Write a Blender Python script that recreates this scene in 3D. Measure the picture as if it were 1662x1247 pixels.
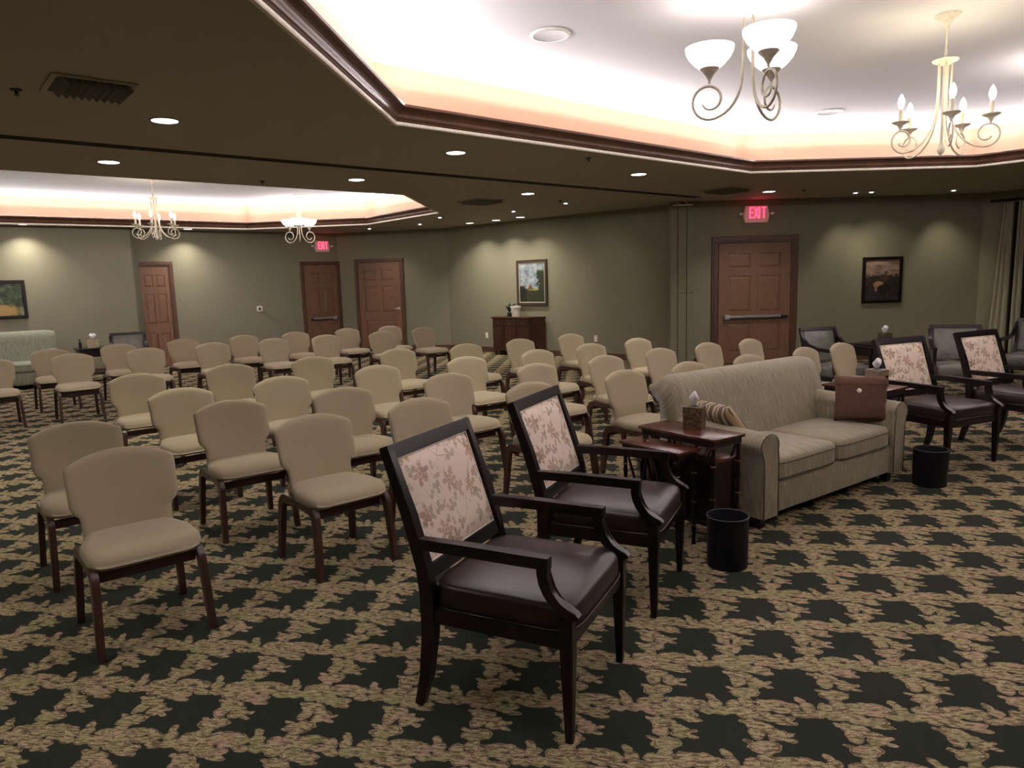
import bpy, bmesh, math, random
from math import sin, cos, pi, radians, sqrt
from mathutils import Vector, Matrix
from mathutils.geometry import tessellate_polygon
random.seed(7)
for o in list(bpy.data.objects): bpy.data.objects.remove(o, do_unlink=True)
scn = bpy.context.scene
C = scn.collection

# ------------------------------------------------------------------ camera
CAM_H = 1.6
cam = bpy.data.cameras.new('camera'); camo = bpy.data.objects.new('camera', cam); C.objects.link(camo)
cam.sensor_width = 36.0; cam.lens = 1165.0 / 1662.0 * 36.0; cam.clip_end = 100
Rm = [[0.9995503, -0.02998651, 0.0], [-0.00424065, -0.14135489, 0.9899499], [-0.02968514, -0.98950473, -0.14141849]]
M = Matrix(((Rm[0][0], -Rm[0][1], -Rm[0][2], 0), (Rm[1][0], -Rm[1][1], -Rm[1][2], 0), (Rm[2][0], -Rm[2][1], -Rm[2][2], CAM_H), (0, 0, 0, 1)))
camo.matrix_world = M
scn.camera = camo

# ------------------------------------------------------------------ colour management / world
scn.view_settings.view_transform = 'Standard'
scn.view_settings.look = 'None'
scn.view_settings.gamma = 1.0
scn.view_settings.use_curve_mapping = False
scn.view_settings.exposure = 0.0
w = bpy.data.worlds.new('world'); scn.world = w; w.use_nodes = True
w.node_tree.nodes['Background'].inputs[0].default_value = (0.02, 0.02, 0.022, 1)
w.node_tree.nodes['Background'].inputs[1].default_value = 0.3

COVE_W = 15.5        # watts per metre of cove strip
COVE_COL = (1.0, 0.95, 0.96)
DOWN_W = 14.0
SPOT_W = 7.0
BOWL_W = 1.3
CANDLE_W = 1.6

# room axes: u runs along the folding-partition track, v across it (40 degrees to the view)
CA, SA = cos(radians(40)), sin(radians(40))
def W(u, v, z=0.0): return Vector((u*CA - v*SA, u*SA + v*CA, z))
ZS, ZT = 2.90, 3.40   # soffit height, tray ceiling height
TRAY1 = [(0.85, 2.85), (3.22, 5.22), (8.54, 5.28), (10.83, 3.43), (10.95, 0.5), (8.6, -1.5), (3.2, -1.5), (0.85, 0.85)]
TRAY2 = [(-2.3, 11.2), (-2.3, 13.9), (-0.3, 15.88), (5.93, 15.88), (7.79, 13.9), (7.77, 11.2), (5.74, 9.14), (-0.3, 9.14)]

def look_rot(d): return Vector(d).to_track_quat('-Z', 'Y').to_euler()
def lamp(name, kind, loc, energy, col=(1, .9, .8), d=(0, 0, -1), **kw):
    l = bpy.data.lights.new(name, kind); l.energy = energy; l.color = col
    for k, v in kw.items(): setattr(l, k, v)
    o = bpy.data.objects.new(name, l); C.objects.link(o); o.location = loc; o.rotation_euler = look_rot(d)
    return o
def offset_poly(poly, d):
    """inward offset (towards the centroid) of a convex polygon"""
    n = len(poly); cx = sum(p[0] for p in poly)/n; cy = sum(p[1] for p in poly)/n; out = []
    lines = []
    for i in range(n):
        a = Vector(poly[i]); b = Vector(poly[(i+1) % n]); e = (b-a).normalized(); nn = Vector((-e.y, e.x))
        if nn.dot(Vector((cx, cy))-a) < 0: nn = -nn
        lines.append((a+nn*d, e))
    for i in range(n):
        p, e = lines[i-1]; q, f = lines[i]
        den = e.x*f.y-e.y*f.x
        t = ((q.x-p.x)*f.y-(q.y-p.y)*f.x)/den
        out.append((p.x+e.x*t, p.y+e.y*t))
    return out
for tray in (TRAY1, TRAY2):     # cove lighting hidden on the ledge behind the crown moulding
    lp = offset_poly(tray, 0.03); cx = sum(p[0] for p in tray)/8; cy = sum(p[1] for p in tray)/8
    for i in range(8):
        a = lp[i]; b = lp[(i+1) % 8]; L = math.hypot(b[0]-a[0], b[1]-a[1])
        m = W((a[0]+b[0])/2, (a[1]+b[1])/2, 3.075)
        e = (W(*b)-W(*a)).normalized()
        l = bpy.data.lights.new('cove_strip', 'AREA'); l.shape = 'RECTANGLE'; l.size = L-0.12; l.size_y = 0.04
        l.energy = COVE_W*L; l.color = COVE_COL
        o = bpy.data.objects.new('cove_strip', l); C.objects.link(o)
        inw = Vector((-e.y, e.x, 0))
        if inw.dot(W(cx, cy)-m) < 0: inw = -inw
        z = -(Vector((0, 0, 1)) + inw*0.75).normalized()  # light's local +z points away from emission
        x = e; x = (x - z*x.dot(z)).normalized(); y = z.cross(x)
        o.matrix_world = Matrix(((x.x, y.x, z.x, m.x), (x.y, y.y, z.y, m.y), (x.z, y.z, z.z, m.z), (0, 0, 0, 1)))

# ------------------------------------------------------------------ material helpers
def lin(r, g, b):
    f = lambda c: (c/255/12.92) if c/255 <= .04045 else ((c/255+.055)/1.055)**2.4
    return (f(r), f(g), f(b), 1)
class NT:
    def __init__(s, name):
        s.m = bpy.data.materials.new(name); s.m.use_nodes = True; s.t = s.m.node_tree; s.n = s.t.nodes; s.l = s.t.links
        s.b = s.n['Principled BSDF']
    def new(s, ty, **kw):
        x = s.n.new(ty)
        for k, v in kw.items(): setattr(x, k, v)
        return x
    def put(s, node, idx, v):
        if hasattr(v, 'is_linked') or hasattr(v, 'links'): s.l.new(v, node.inputs[idx])
        else: node.inputs[idx].default_value = v
    def math(s, op, a, b=0.0, c=None):
        x = s.new('ShaderNodeMath', operation=op); s.put(x, 0, a); s.put(x, 1, b)
        if c is not None: s.put(x, 2, c)
        return x.outputs[0]
    def vmath(s, op, a, b=None, c=None, out=0):
        x = s.new('ShaderNodeVectorMath', operation=op); s.put(x, 0, a)
        if b is not None: s.put(x, 1, b)
        if c is not None: s.put(x, 2, c)
        return x.outputs[out]
    def mix(s, f, a, b, mode='MIX'):
        x = s.new('ShaderNodeMix', data_type='RGBA', blend_type=mode); s.put(x, 0, f); s.put(x, 6, a); s.put(x, 7, b); return x.outputs[2]
    def obj(s): return s.new('ShaderNodeTexCoord').outputs['Object']
    def mapping(s, vec, loc=(0, 0, 0), rot=(0, 0, 0), scale=(1, 1, 1)):
        x = s.new('ShaderNodeMapping'); s.put(x, 0, vec); x.inputs[1].default_value = loc; x.inputs[2].default_value = rot; x.inputs[3].default_value = scale; return x.outputs[0]
    def noise(s, vec, scale, detail=2.0, rough=.5, out=0):
        x = s.new('ShaderNodeTexNoise'); s.put(x, 'Vector', vec); x.inputs['Scale'].default_value = scale; x.inputs['Detail'].default_value = detail; x.inputs['Roughness'].default_value = rough; return x.outputs[out]
    def ramp(s, f, stops, interp='LINEAR'):
        x = s.new('ShaderNodeValToRGB'); s.put(x, 0, f); r = x.color_ramp; r.interpolation = interp
        while len(r.elements) < len(stops): r.elements.new(0.5)
        for e, (p, c) in zip(r.elements, stops): e.position = p; e.color = c
        return x.outputs[0]
    def smooth(s, v, a, b):
        x = s.new('ShaderNodeMapRange', interpolation_type='SMOOTHSTEP'); s.put(x, 0, v); s.put(x, 1, a); s.put(x, 2, b); return x.outputs[0]
    def bump(s, h, strength=.3, dist=.002):
        x = s.new('ShaderNodeBump'); s.put(x, 'Height', h); x.inputs['Strength'].default_value = strength; x.inputs['Distance'].default_value = dist
        s.l.new(x.outputs[0], s.b.inputs['Normal'])
    def base(s, c, rough=.6, spec=.5, metal=0.0):
        s.put(s.b, 'Base Color', c); s.b.inputs['Roughness'].default_value = rough; s.b.inputs['Metallic'].default_value = metal
        s.b.inputs['Specular IOR Level'].default_value = spec
def plain(name, col, rough=.6, spec=.5, metal=0., var=.06, nscale=40):
    t = NT(name); n = t.noise(t.obj(), nscale, 3)
    d = [c*(1-var*2) for c in col[:3]]+[1]; u = [min(1, c*(1+var*2)) for c in col[:3]]+[1]
    t.base(t.ramp(n, [(.3, d), (.7, u)]), rough, spec, metal); return t.m
def emit(name, col, s, base=(0.8, 0.8, 0.8, 1)):
    t = NT(name); t.base(base, .5); t.b.inputs['Emission Color'].default_value = col; t.b.inputs['Emission Strength'].default_value = s; return t.m

def m_wall(name, col):
    t = NT(name); o = t.obj()
    n = t.noise(o, 1.6, 3); f = t.noise(o, 170, 2)
    c = t.mix(t.math('MULTIPLY', n, .25), col, [x*.8 for x in col[:3]]+[1])
    t.base(c, .75, .25); t.bump(f, .15, .001); return t.m
WALL = m_wall('olive_wallcovering', (0.225, 0.213, 0.148, 1))
SOFFIT = m_wall('olive_soffit_paint', (0.40, 0.365, 0.305, 1))
PEACH = m_wall('peach_paint', (0.64, 0.36, 0.24, 1))
TRAYC = m_wall('white_ceiling_paint', (0.86, 0.83, 0.86, 1))
WHITE = plain('white_trim_paint', (0.82, 0.74, 0.62, 1), .4)

def m_wood(name, dark, light, scale=(1, 1, 12), rough=.35, spec=.5):
    t = NT(name); o = t.obj(); mp = t.mapping(o, scale=scale)
    n = t.noise(mp, 6, 5, .65); g = t.noise(t.mapping(o, scale=(scale[0]*6, scale[1]*6, scale[2]*.6)), 14, 3)
    f = t.math('ADD', t.math('MULTIPLY', n, .75), t.math('MULTIPLY', g, .25))
    t.base(t.ramp(f, [(.3, dark), (.7, light)]), rough, spec); t.bump(g, .08, .001); return t.m
CROWN = m_wood('crown_wood', (0.055, 0.022, 0.012, 1), (0.12, 0.052, 0.027, 1), (1, 1, 1), .42, .35)
DOORW = m_wood('door_wood', (0.13, 0.065, 0.038, 1), (0.25, 0.13, 0.075, 1), (9, 9, .8), .45, .4)
CASEW = m_wood('casing_wood', (0.07, 0.032, 0.020, 1), (0.13, 0.060, 0.036, 1), (9, 9, .8), .4, .4)
LEGW = m_wood('cherry_leg_wood', (0.035, 0.014, 0.011, 1), (0.08, 0.032, 0.022, 1), (8, 8, 1), .32, .5)
BLACKW = m_wood('dark_espresso_wood', (0.005, 0.003, 0.004, 1), (0.012, 0.006, 0.007, 1), (5, 5, 1), .30, .38)
TABLEW = m_wood('mahogany_top', (0.045, 0.012, 0.008, 1), (0.10, 0.028, 0.016, 1), (2, 10, 2), .25, .55)
CONSW = m_wood('antique_console_wood', (0.02, 0.008, 0.005, 1), (0.10, 0.038, 0.018, 1), (6, 6, 1), .4, .4)

def m_cloth(name, col, vscale=900):
    t = NT(name); o = t.obj()
    n = t.noise(o, 260, 2); m = t.noise(o, 5, 2)
    c = t.mix(n, [x*.86 for x in col[:3]]+[1], [x*1.1 for x in col[:3]]+[1])
    c = t.mix(t.math('MULTIPLY', m, .25), c, [col[0]*.85, col[1]*.82, col[2]*.75, 1])
    t.base(c, .9, .15); t.b.inputs['Sheen Weight'].default_value = .15; t.bump(n, .35, .001); return t.m
CHAIR = m_cloth('tan_woven_upholstery', (0.365, 0.303, 0.202, 1))

def m_sofa(name, axis, k=1.0):
    t = NT(name); o = t.obj(); sp_ = t.new('ShaderNodeSeparateXYZ'); t.l.new(o, sp_.inputs[0])
    cb = t.new('ShaderNodeCombineXYZ'); a = sp_.outputs[0] if axis == 0 else t.math('ADD', sp_.outputs[1], sp_.outputs[0]); b = t.math('SUBTRACT', sp_.outputs[1], sp_.outputs[2]) if axis == 0 else sp_.outputs[2]
    t.l.new(t.math('ADD', a, t.math('MULTIPLY', b, .12)), cb.inputs[0]); t.l.new(b, cb.inputs[1])
    s1 = t.noise(t.mapping(cb.outputs[0], scale=(60, 3.2, 1)), 1.6, 4, .7); s2 = t.noise(t.mapping(cb.outputs[0], scale=(240, 14, 1)), 1.0, 2)
    f = t.math('ADD', t.math('MULTIPLY', s1, .65), t.math('MULTIPLY', s2, .35))
    t.base(t.ramp(f, [(.34, (0.165*k, 0.140*k, 0.085*k, 1)), (.5, (0.27*k, 0.235*k, 0.155*k, 1)), (.64, (0.42*k, 0.37*k, 0.255*k, 1))]), .6, .3)
    t.b.inputs['Sheen Weight'].default_value = .2; t.bump(s2, .2, .001); return t.m
SOFA = m_sofa('striated_sage_fabric', 0, .9); SOFA_SIDE = m_sofa('striated_sage_fabric_side', 1, .9)
PIPE = plain('dark_piping', (0.08, 0.06, 0.04, 1), .8)
def m_leather():
    t = NT('burgundy_black_leather'); o = t.obj(); n = t.noise(o, 120, 3); m = t.noise(o, 4, 2)
    t.base(t.ramp(m, [(.3, (0.016, 0.009, 0.009, 1)), (.7, (0.030, 0.017, 0.016, 1))]), .36, .48); t.bump(n, .12, .001)
    x = t.math('MULTIPLY_ADD', m, .2, .26); t.put(t.b, 'Roughness', x); return t.m
LEATHER = m_leather()

def m_floral():
    t = NT('cream_floral_fabric'); o = t.obj()
    sep = t.new('ShaderNodeSeparateXYZ'); t.l.new(o, sep.inputs[0])
    cmb = t.new('ShaderNodeCombineXYZ'); t.l.new(sep.outputs[0], cmb.inputs[0]); t.l.new(sep.outputs[2], cmb.inputs[1])
    p = cmb.outputs[0]
    warp = t.vmath('MULTIPLY_ADD', t.vmath('SUBTRACT', t.noise(p, 9, 2, out=1), (.5, .5, .5)), (.035, .035, 0), p)
    base = (0.90, 0.76, 0.64, 1)
    # vines
    col = base
    for k, (sc, rot, off) in enumerate(((5.2, .5, .3), (4.2, -.9, 1.7))):
        v = t.new('ShaderNodeTexWave'); t.put(v, 'Vector', t.mapping(warp, loc=(off, 0, 0), rot=(0, 0, rot)))
        v.inputs['Scale'].default_value = sc*.5; v.inputs['Distortion'].default_value = 9; v.inputs['Detail'].default_value = 1.0; v.inputs['Detail Scale'].default_value = 1.4
        band = t.smooth(t.math('ABSOLUTE', t.math('SUBTRACT', v.outputs['Fac'], .5)), .05, .015)
        gap = t.smooth(t.noise(p, 7+k*3, 1), .48, .56)
        col = t.mix(t.math('MULTIPLY', t.math('MULTIPLY', band, gap), .85), col, (0.34, 0.27, 0.19, 1))
    # flowers and leaves: voronoi cells cut into petals
    for sc, rad, petals, c1, c2, seed, thr in ((6.5, .36, 6, (0.40, 0.15, 0.09, 1), (0.30, 0.21, 0.08, 1), 0., .18), (11, .34, 3, (0.22, 0.20, 0.12, 1), (0.38, 0.19, 0.12, 1), 5.3, .30), (17, .34, 2, (0.33, 0.29, 0.17, 1), (0.52, 0.27, 0.2, 1), 9.1, .38)):
        v = t.new('ShaderNodeTexVoronoi'); v.inputs['Scale'].default_value = sc; v.inputs['Randomness'].default_value = .9
        q = t.mapping(warp, loc=(seed, seed*.7, 0)); t.put(v, 'Vector', q); v.voronoi_dimensions = '2D'
        dv = t.vmath('SUBTRACT', q, v.outputs['Position'])
        s2 = t.new('ShaderNodeSeparateXYZ'); t.l.new(dv, s2.inputs[0])
        ang = t.math('ARCTAN2', s2.outputs[1], s2.outputs[0])
        csep = t.new('ShaderNodeSeparateColor'); t.l.new(v.outputs['Color'], csep.inputs[0])
        pet = t.math('ABSOLUTE', t.math('COSINE', t.math('ADD', t.math('MULTIPLY', ang, petals/2), t.math('MULTIPLY', csep.outputs[0], 6.))))
        d = v.outputs['Distance']
        lim = t.math('MULTIPLY_ADD', pet, rad*.75, rad*.25)
        inside = t.smooth(t.math('SUBTRACT', lim, d), 0., .05)
        pick = t.smooth(csep.outputs[1], thr, thr+.02)
        vein = t.math('MULTIPLY_ADD', t.math('SINE', t.math('MULTIPLY', d, 60)), .22, .6)
        cc = t.mix(csep.outputs[2], c1, c2)
        col = t.mix(t.math('MULTIPLY', t.math('MULTIPLY', inside, pick), vein), col, cc)
    t.base(col, .55, .3); t.bump(t.noise(o, 500, 1), .1, .001); return t.m
FLORAL = m_floral()

def m_carpet():
    t = NT('scroll_lattice_carpet'); o = t.obj()
    A = 0.11637; S = 0.33125
    # lattice coordinates: a along the rows, b across them
    p = t.mapping(t.vmath('SUBTRACT', o, (-1.8553, 2.5880, 0)), rot=(0, 0, A), scale=(1, 1, 1))
    p = t.vmath('MULTIPLY', p, (1/S, 1/S, 0))
    wob = t.vmath('MULTIPLY_ADD', t.vmath('SUBTRACT', t.noise(p, 11, 2, .6, out=1), (.5, .5, .5)), (.05, .05, 0), p)
    blobs = [  # centre a, b, radius x, y, angle
        (.16, -.08, .19, .12, 12), (.03, -.01, .09, .035, -25), (.34, .11, .13, .10, 25), (.45, .04, .07, .035, -15), (.47, .14, .06, .035, 20), (.30, .20, .10, .06, 10),
        (.13, .17, .10, .15, -12), (.22, .29, .12, .08, -30), (.10, .31, .08, .10, 0), (.40, .43, .19, .09, 5), (.47, .35, .14, .05, -8), (.25, .48, .14, .12, 0),
        (.41, .72, .23, .075, 0), (.30, .62, .19, .09, 8), (.50, .58, .14, .07, 0), (.62, .66, .11, .08, -30), (.75, .79, .055, .095, 25), (.78, .67, .09, .10, -10),
        (.67, .52, .12, .07, -15), (.85, .54, .14, .09, 8), (.99, .67, .10, .09, 20), (.97, .55, .12, .09, 0), (.07, .53, .14, .14, 20), (.13, .72, .10, .12, -10),
        (.14, .85, .075, .10, 25), (.02, .35, .06, .035, -20)]
    d = None
    for k, (a, b, rx, ry, an) in enumerate(blobs):
        q = t.vmath('WRAP', t.vmath('SUBTRACT', wob, (a, b, 0)), (.5, .5, .5), (-.5, -.5, -.5))
        q = t.mapping(q, rot=(0, 0, 0), scale=(1, 1, 1)) if False else q
        r = t.new('ShaderNodeVectorRotate', rotation_type='Z_AXIS'); t.put(r, 'Vector', q); r.inputs['Angle'].default_value = -radians(an)
        L = t.vmath('LENGTH', t.vmath('MULTIPLY', r.outputs[0], (1/rx, 1/ry, 0)), out=1)
        d = L if d is None else t.math('MINIMUM', d, L)
    # serrated leaf edges
    vo = t.new('ShaderNodeTexVoronoi'); t.put(vo, 'Vector', t.vmath('MULTIPLY', p, (1, 1, 0))); vo.inputs['Scale'].default_value = 10.5
    dj = t.math('ADD', d, t.math('MULTIPLY', vo.outputs['Distance'], .34))
    dj = t.math('SUBTRACT', dj, .07)
    mask = t.smooth(dj, 1.05, .98)
    leafcol = t.ramp(dj, [(0.0, (0.42, 0.30, 0.19, 1)), (.30, (0.36, 0.30, 0.15, 1)), (.48, (0.56, 0.44, 0.26, 1)), (.60, (0.40, 0.33, 0.17, 1)), (.78, (0.60, 0.46, 0.28, 1)), (.885, (0.10, 0.055, 0.04, 1)), (.94, (0.50, 0.38, 0.22, 1)), (1.0, (0.42, 0.31, 0.18, 1))])
    # veins / dark separations where leaves meet
    vein = t.noise(t.mapping(wob, rot=(0, 0, .6), scale=(3.5, 15, 1)), 2.4, 3, .6)
    leafcol = t.mix(t.math('MULTIPLY', t.smooth(vein, .53, .43), .80), leafcol, (0.09, 0.05, 0.032, 1))
    hue = t.noise(p, 3.1, 2)
    leafcol = t.mix(t.smooth(hue, .50, .66), leafcol, t.mix(.4, leafcol, (0.28, 0.30, 0.12, 1)))
    leafcol = t.mix(t.smooth(hue, .46, .32), leafcol, t.mix(.4, leafcol, (0.55, 0.33, 0.26, 1)))
    dark = t.mix(t.noise(o, 130, 2), (0.017, 0.021, 0.016, 1), (0.034, 0.038, 0.028, 1))
    leafcol = t.mix(1.0, leafcol, (0.86, 0.88, 0.90, 1), 'MULTIPLY')
    c = t.mix(mask, dark, leafcol)
    pile = t.noise(o, 330, 2, .7)
    c = t.mix(.55, c, t.mix(pile, (0.35, 0.35, 0.35, 1), (1, 1, 1, 1)), 'MULTIPLY') if False else t.mix(t.math('MULTIPLY', pile, .3), c, (0.02, 0.018, 0.012, 1))
    t.base(c, .95, .08); t.bump(pile, .5, .003); return t.m
CARPET = m_carpet()

IRON = plain('aged_bronze_iron', (0.30, 0.26, 0.20, 1), .45, .5, .35)
IRONL = plain('antique_cream_iron', (0.62, 0.56, 0.44, 1), .5)
CHROME = plain('brushed_steel', (0.62, 0.62, 0.64, 1), .3, .5, .9)
BLACKP = plain('black_plastic', (0.01, 0.01, 0.012, 1), .4)
WHITEP = plain('white_plastic', (0.75, 0.72, 0.66, 1), .5)
GOLD = plain('gold_ring', (0.45, 0.30, 0.12, 1), .35, .5, .8)
TISSUE = plain('white_tissue', (0.85, 0.83, 0.86, 1), .9)
BINM = plain('black_wastebasket', (0.006, 0.006, 0.009, 1), .6, .3)
GREY = plain('charcoal_grille', (0.03, 0.028, 0.025, 1), .6)
GLOW_BOWL = emit('lit_alabaster_glass', (1.0, 0.93, 0.90, 1), 3.2)
GLOW_BULB = emit('lit_bulb', (1.0, 0.95, 0.92, 1), 9.0)
GLOW_CAN = emit('lit_downlight_lens', (1.0, 0.93, 0.88, 1), 5.0)
GLOW_EXIT = emit('lit_exit_letters', (1.0, 0.025, 0.12, 1), 2.6)
SIGNB = emit('exit_sign_face', (1.0, 0.30, 0.25, 1), .05, (0.62, 0.50, 0.44, 1))

# ------------------------------------------------------------------ mesh helpers
def mesh_obj(name, bm, mat, parent=None, smooth=False, mats=None):
    bmesh.ops.recalc_face_normals(bm, faces=bm.faces)
    me = bpy.data.meshes.new(name); bm.to_mesh(me); bm.free()
    for m in (mats or [mat]): me.materials.append(m)
    if smooth:
        for p in me.polygons: p.use_smooth = True
        if smooth != 'all':
            try: me.set_sharp_from_angle(angle=radians(38))
            except Exception: pass
    o = bpy.data.objects.new(name, me); C.objects.link(o)
    if parent: o.parent = parent
    return o
def tag(o, label, cat, group=None):
    o['label'] = label; o['category'] = cat
    if group: o['group'] = group
    return o
def struct(o): o['kind'] = 'structure'; return o
def thing(name, label, cat, loc=(0, 0, 0), rz=0.0, group=None):
    o = bpy.data.objects.new(name, None); o.empty_display_size = .1; C.objects.link(o); o.location = loc; o.rotation_euler = (0, 0, rz)
    return tag(o, label, cat, group)
def box(bm, x0, x1, y0, y1, z0, z1, bev=0.0, seg=2, mi=0):
    vs = [bm.verts.new(p) for p in [(x0, y0, z0), (x1, y0, z0), (x1, y1, z0), (x0, y1, z0), (x0, y0, z1), (x1, y0, z1), (x1, y1, z1), (x0, y1, z1)]]
    fs = [bm.faces.new([vs[i] for i in f]) for f in ((3, 2, 1, 0), (4, 5, 6, 7), (0, 1, 5, 4), (1, 2, 6, 5), (2, 3, 7, 6), (3, 0, 4, 7))]
    for f in fs: f.material_index = mi
    if bev:
        es = set(e for f in fs for e in f.edges)
        bmesh.ops.bevel(bm, geom=list(es), offset=bev, segments=seg, affect='EDGES', profile=.5)
    return bm
def loft(bm, rings, closed=True, cap=True):
    R = [[bm.verts.new(p) for p in r] for r in rings]; n = len(rings[0])
    for a, b in zip(R, R[1:]):
        for i in range(n if closed else n-1):
            j = (i+1) % n
            try: bm.faces.new((a[i], a[j], b[j], b[i]))
            except ValueError: pass
    if cap and closed:
        bm.faces.new(list(reversed(R[0]))); bm.faces.new(R[-1])
    return bm
def lathe(bm, prof, n=20, c=(0, 0, 0), cap=False):
    rings = [[(c[0]+r*cos(2*pi*i/n), c[1]+r*sin(2*pi*i/n), c[2]+z) for i in range(n)] for r, z in prof]
    return loft(bm, rings, True, cap)
def tube(bm, pts, rad, n=8, flat=None):
    """sweep along a polyline; rad number or list; flat=(a,b) rectangular-ish section multipliers"""
    pts = [Vector(p) for p in pts]; rings = []
    prev = None
    for i, p in enumerate(pts):
        d = (pts[min(i+1, len(pts)-1)]-pts[max(i-1, 0)]).normalized()
        if prev is None:
            up = Vector((0, 0, 1)) if abs(d.z) < .9 else Vector((1, 0, 0))
            x = d.cross(up).normalized()
        else: x = (prev - d*prev.dot(d)).normalized()
        prev = x; y = d.cross(x)
        r = rad[i] if isinstance(rad, (list, tuple)) else rad
        rings.append([p+x*(r*cos(2*pi*k/n))+y*(r*sin(2*pi*k/n)) for k in range(n)])
    return loft(bm, rings)
def prism(bm, poly, lo, hi, axis='x', bev=0.0):
    """extrude a closed 2D polygon; axis x: poly in (y,z)"""
    def P(a, b, t): return (t, a, b) if axis == 'x' else ((a, t, b) if axis == 'y' else (a, b, t))
    A = [bm.verts.new(P(a, b, lo)) for a, b in poly]; B = [bm.verts.new(P(a, b, hi)) for a, b in poly]; n = len(poly)
    fs = [bm.faces.new(A), bm.faces.new(list(reversed(B)))]
    for i in range(n): fs.append(bm.faces.new((A[i], B[i], B[(i+1) % n], A[(i+1) % n])))
    if bev:
        es = set(fs[0].edges) | set(fs[1].edges)
        bmesh.ops.bevel(bm, geom=list(es), offset=bev, segments=2, affect='EDGES')
    return bm
def strip(pts, wds):
    """thicken a 2D polyline into a closed polygon; wds per point"""
    L, Rr = [], []
    for i, p in enumerate(pts):
        a = Vector(pts[max(i-1, 0)]); b = Vector(pts[min(i+1, len(pts)-1)]); d = (b-a).normalized(); n = Vector((-d.y, d.x))
        w_ = wds[i] if isinstance(wds, (list, tuple)) else wds
        L.append(tuple(Vector(p)+n*w_/2)); Rr.append(tuple(Vector(p)-n*w_/2))
    return L+Rr[::-1]
def superring(hx, hy, z, n=28, e=4.0, cx=0, cy=0):
    out = []
    for k in range(n):
        t = 2*pi*k/n; c, s = cos(t), sin(t)
        out.append((cx+hx*math.copysign(abs(c)**(2/e), c), cy+hy*math.copysign(abs(s)**(2/e), s), z))
    return out
def copy_tree(root):
    r = root.copy(); C.objects.link(r)
    for ch in root.children:
        c = ch.copy(); C.objects.link(c); c.parent = r
        for g in ch.children:
            d = g.copy(); C.objects.link(d); d.parent = c
    return r
def face_rot(adeg): return pi + radians(adeg)     # local +y faces (sin a, -cos a)

# ------------------------------------------------------------------ room shell
Q0 = (10.87, 7.80); QP = (10.53, 8.08); QS = (10.866, 8.39)
room = [QS, (10.1, 14.3), (8.4, 16.6), (3.8, 16.6), (3.8, 16.3), (-6.0, 16.3), (-6.0, -7.0), (14.85, -7.0), (14.85, 4.55), Q0, QP]
names = ['wall_painting_side', 'wall_far_corner', 'wall_back', 'wall_bump_return', 'wall_bump', 'wall_left', 'wall_front', 'wall_right', 'wall_exit_side', 'wall_partition_pocket', 'wall_pocket_return']
bm = bmesh.new(); box(bm, -16, 16, -9, 24, -.1, 0)
struct(mesh_obj('floor', bm, CARPET))
def wallbox(name, a, b, z0, z1, thick=.12, out=True, mat=WALL, lift=0.0):
    A, B = W(*a), W(*b); e = (B-A).normalized(); n = Vector((e.y, -e.x, 0))
    cen = W(4, 5)
    if n.dot(cen-A) > 0: n = -n      # n points outward
    bm = bmesh.new()
    off0 = -lift*1.0; off1 = thick
    vs = []
    for z in (z0, z1):
        for P, o_ in ((A, off0), (B, off0), (B, off1), (A, off1)): vs.append(bm.verts.new((P.x+n.x*o_, P.y+n.y*o_, z)))
    for f in ((3, 2, 1, 0), (4, 5, 6, 7), (0, 1, 5, 4), (1, 2, 6, 5), (2, 3, 7, 6), (3, 0, 4, 7)): bm.faces.new([vs[i] for i in f])
    return struct(mesh_obj(name, bm, mat))
for i, nm in enumerate(names):
    wallbox(nm, room[i], room[(i+1) % len(room)], 0, ZS)
BASEW = CASEW
def on_wall(a, b):
    """frame on a wall: local x along the wall (left to right seen from the room), y into the room"""
    A, B = W(*a), W(*b); e = (B-A).normalized(); n = Vector((e.y, -e.x, 0))
    if n.dot(W(4, 5)-A) < 0: n = -n
    return A, e, n
def wall_thing(name, label, cat, a, b, s, z, group=None, kind=None, lift=.002):
    A, e, n = on_wall(a, b)
    o = bpy.data.objects.new(name, None); C.objects.link(o); P = A+e*s+n*lift
    # local x such that (x, y=n) right-handed with z up  -> x = n cross z ... choose x = y cross z
    x = n.cross(Vector((0, 0, 1)))
    o.location = (P.x, P.y, z); o.rotation_euler = (0, 0, math.atan2(x.y, x.x))
    if kind: o['kind'] = kind
    else: tag(o, label, cat, group)
    return o
# soffit with the two tray openings
def tess(name, loops, z0, mat, thick=None):
    pts = [[W(u, v, 0) for u, v in lp] for lp in loops]
    tri = tessellate_polygon(pts); flat = [p for lp in pts for p in lp]
    bm = bmesh.new(); vs = [bm.verts.new((p.x, p.y, z0)) for p in flat]
    for t_ in tri:
        try: bm.faces.new([vs[i] for i in t_])
        except ValueError: pass
    if thick:
        r = bmesh.ops.extrude_face_region(bm, geom=bm.faces[:]); bmesh.ops.translate(bm, verts=[v for v in r['geom'] if isinstance(v, bmesh.types.BMVert)], vec=(0, 0, thick))
    return struct(mesh_obj(name, bm, mat))
outer = [(10.99, 8.42), (10.2, 14.35), (8.45, 16.7), (3.9, 16.7), (3.9, 16.4), (-6.1, 16.4), (-6.1, -7.1), (14.95, -7.1), (14.95, 4.6), (10.95, 7.88)]
tess('ceiling', [outer, TRAY1[::-1], TRAY2[::-1]], ZS, SOFFIT, .06)
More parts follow.
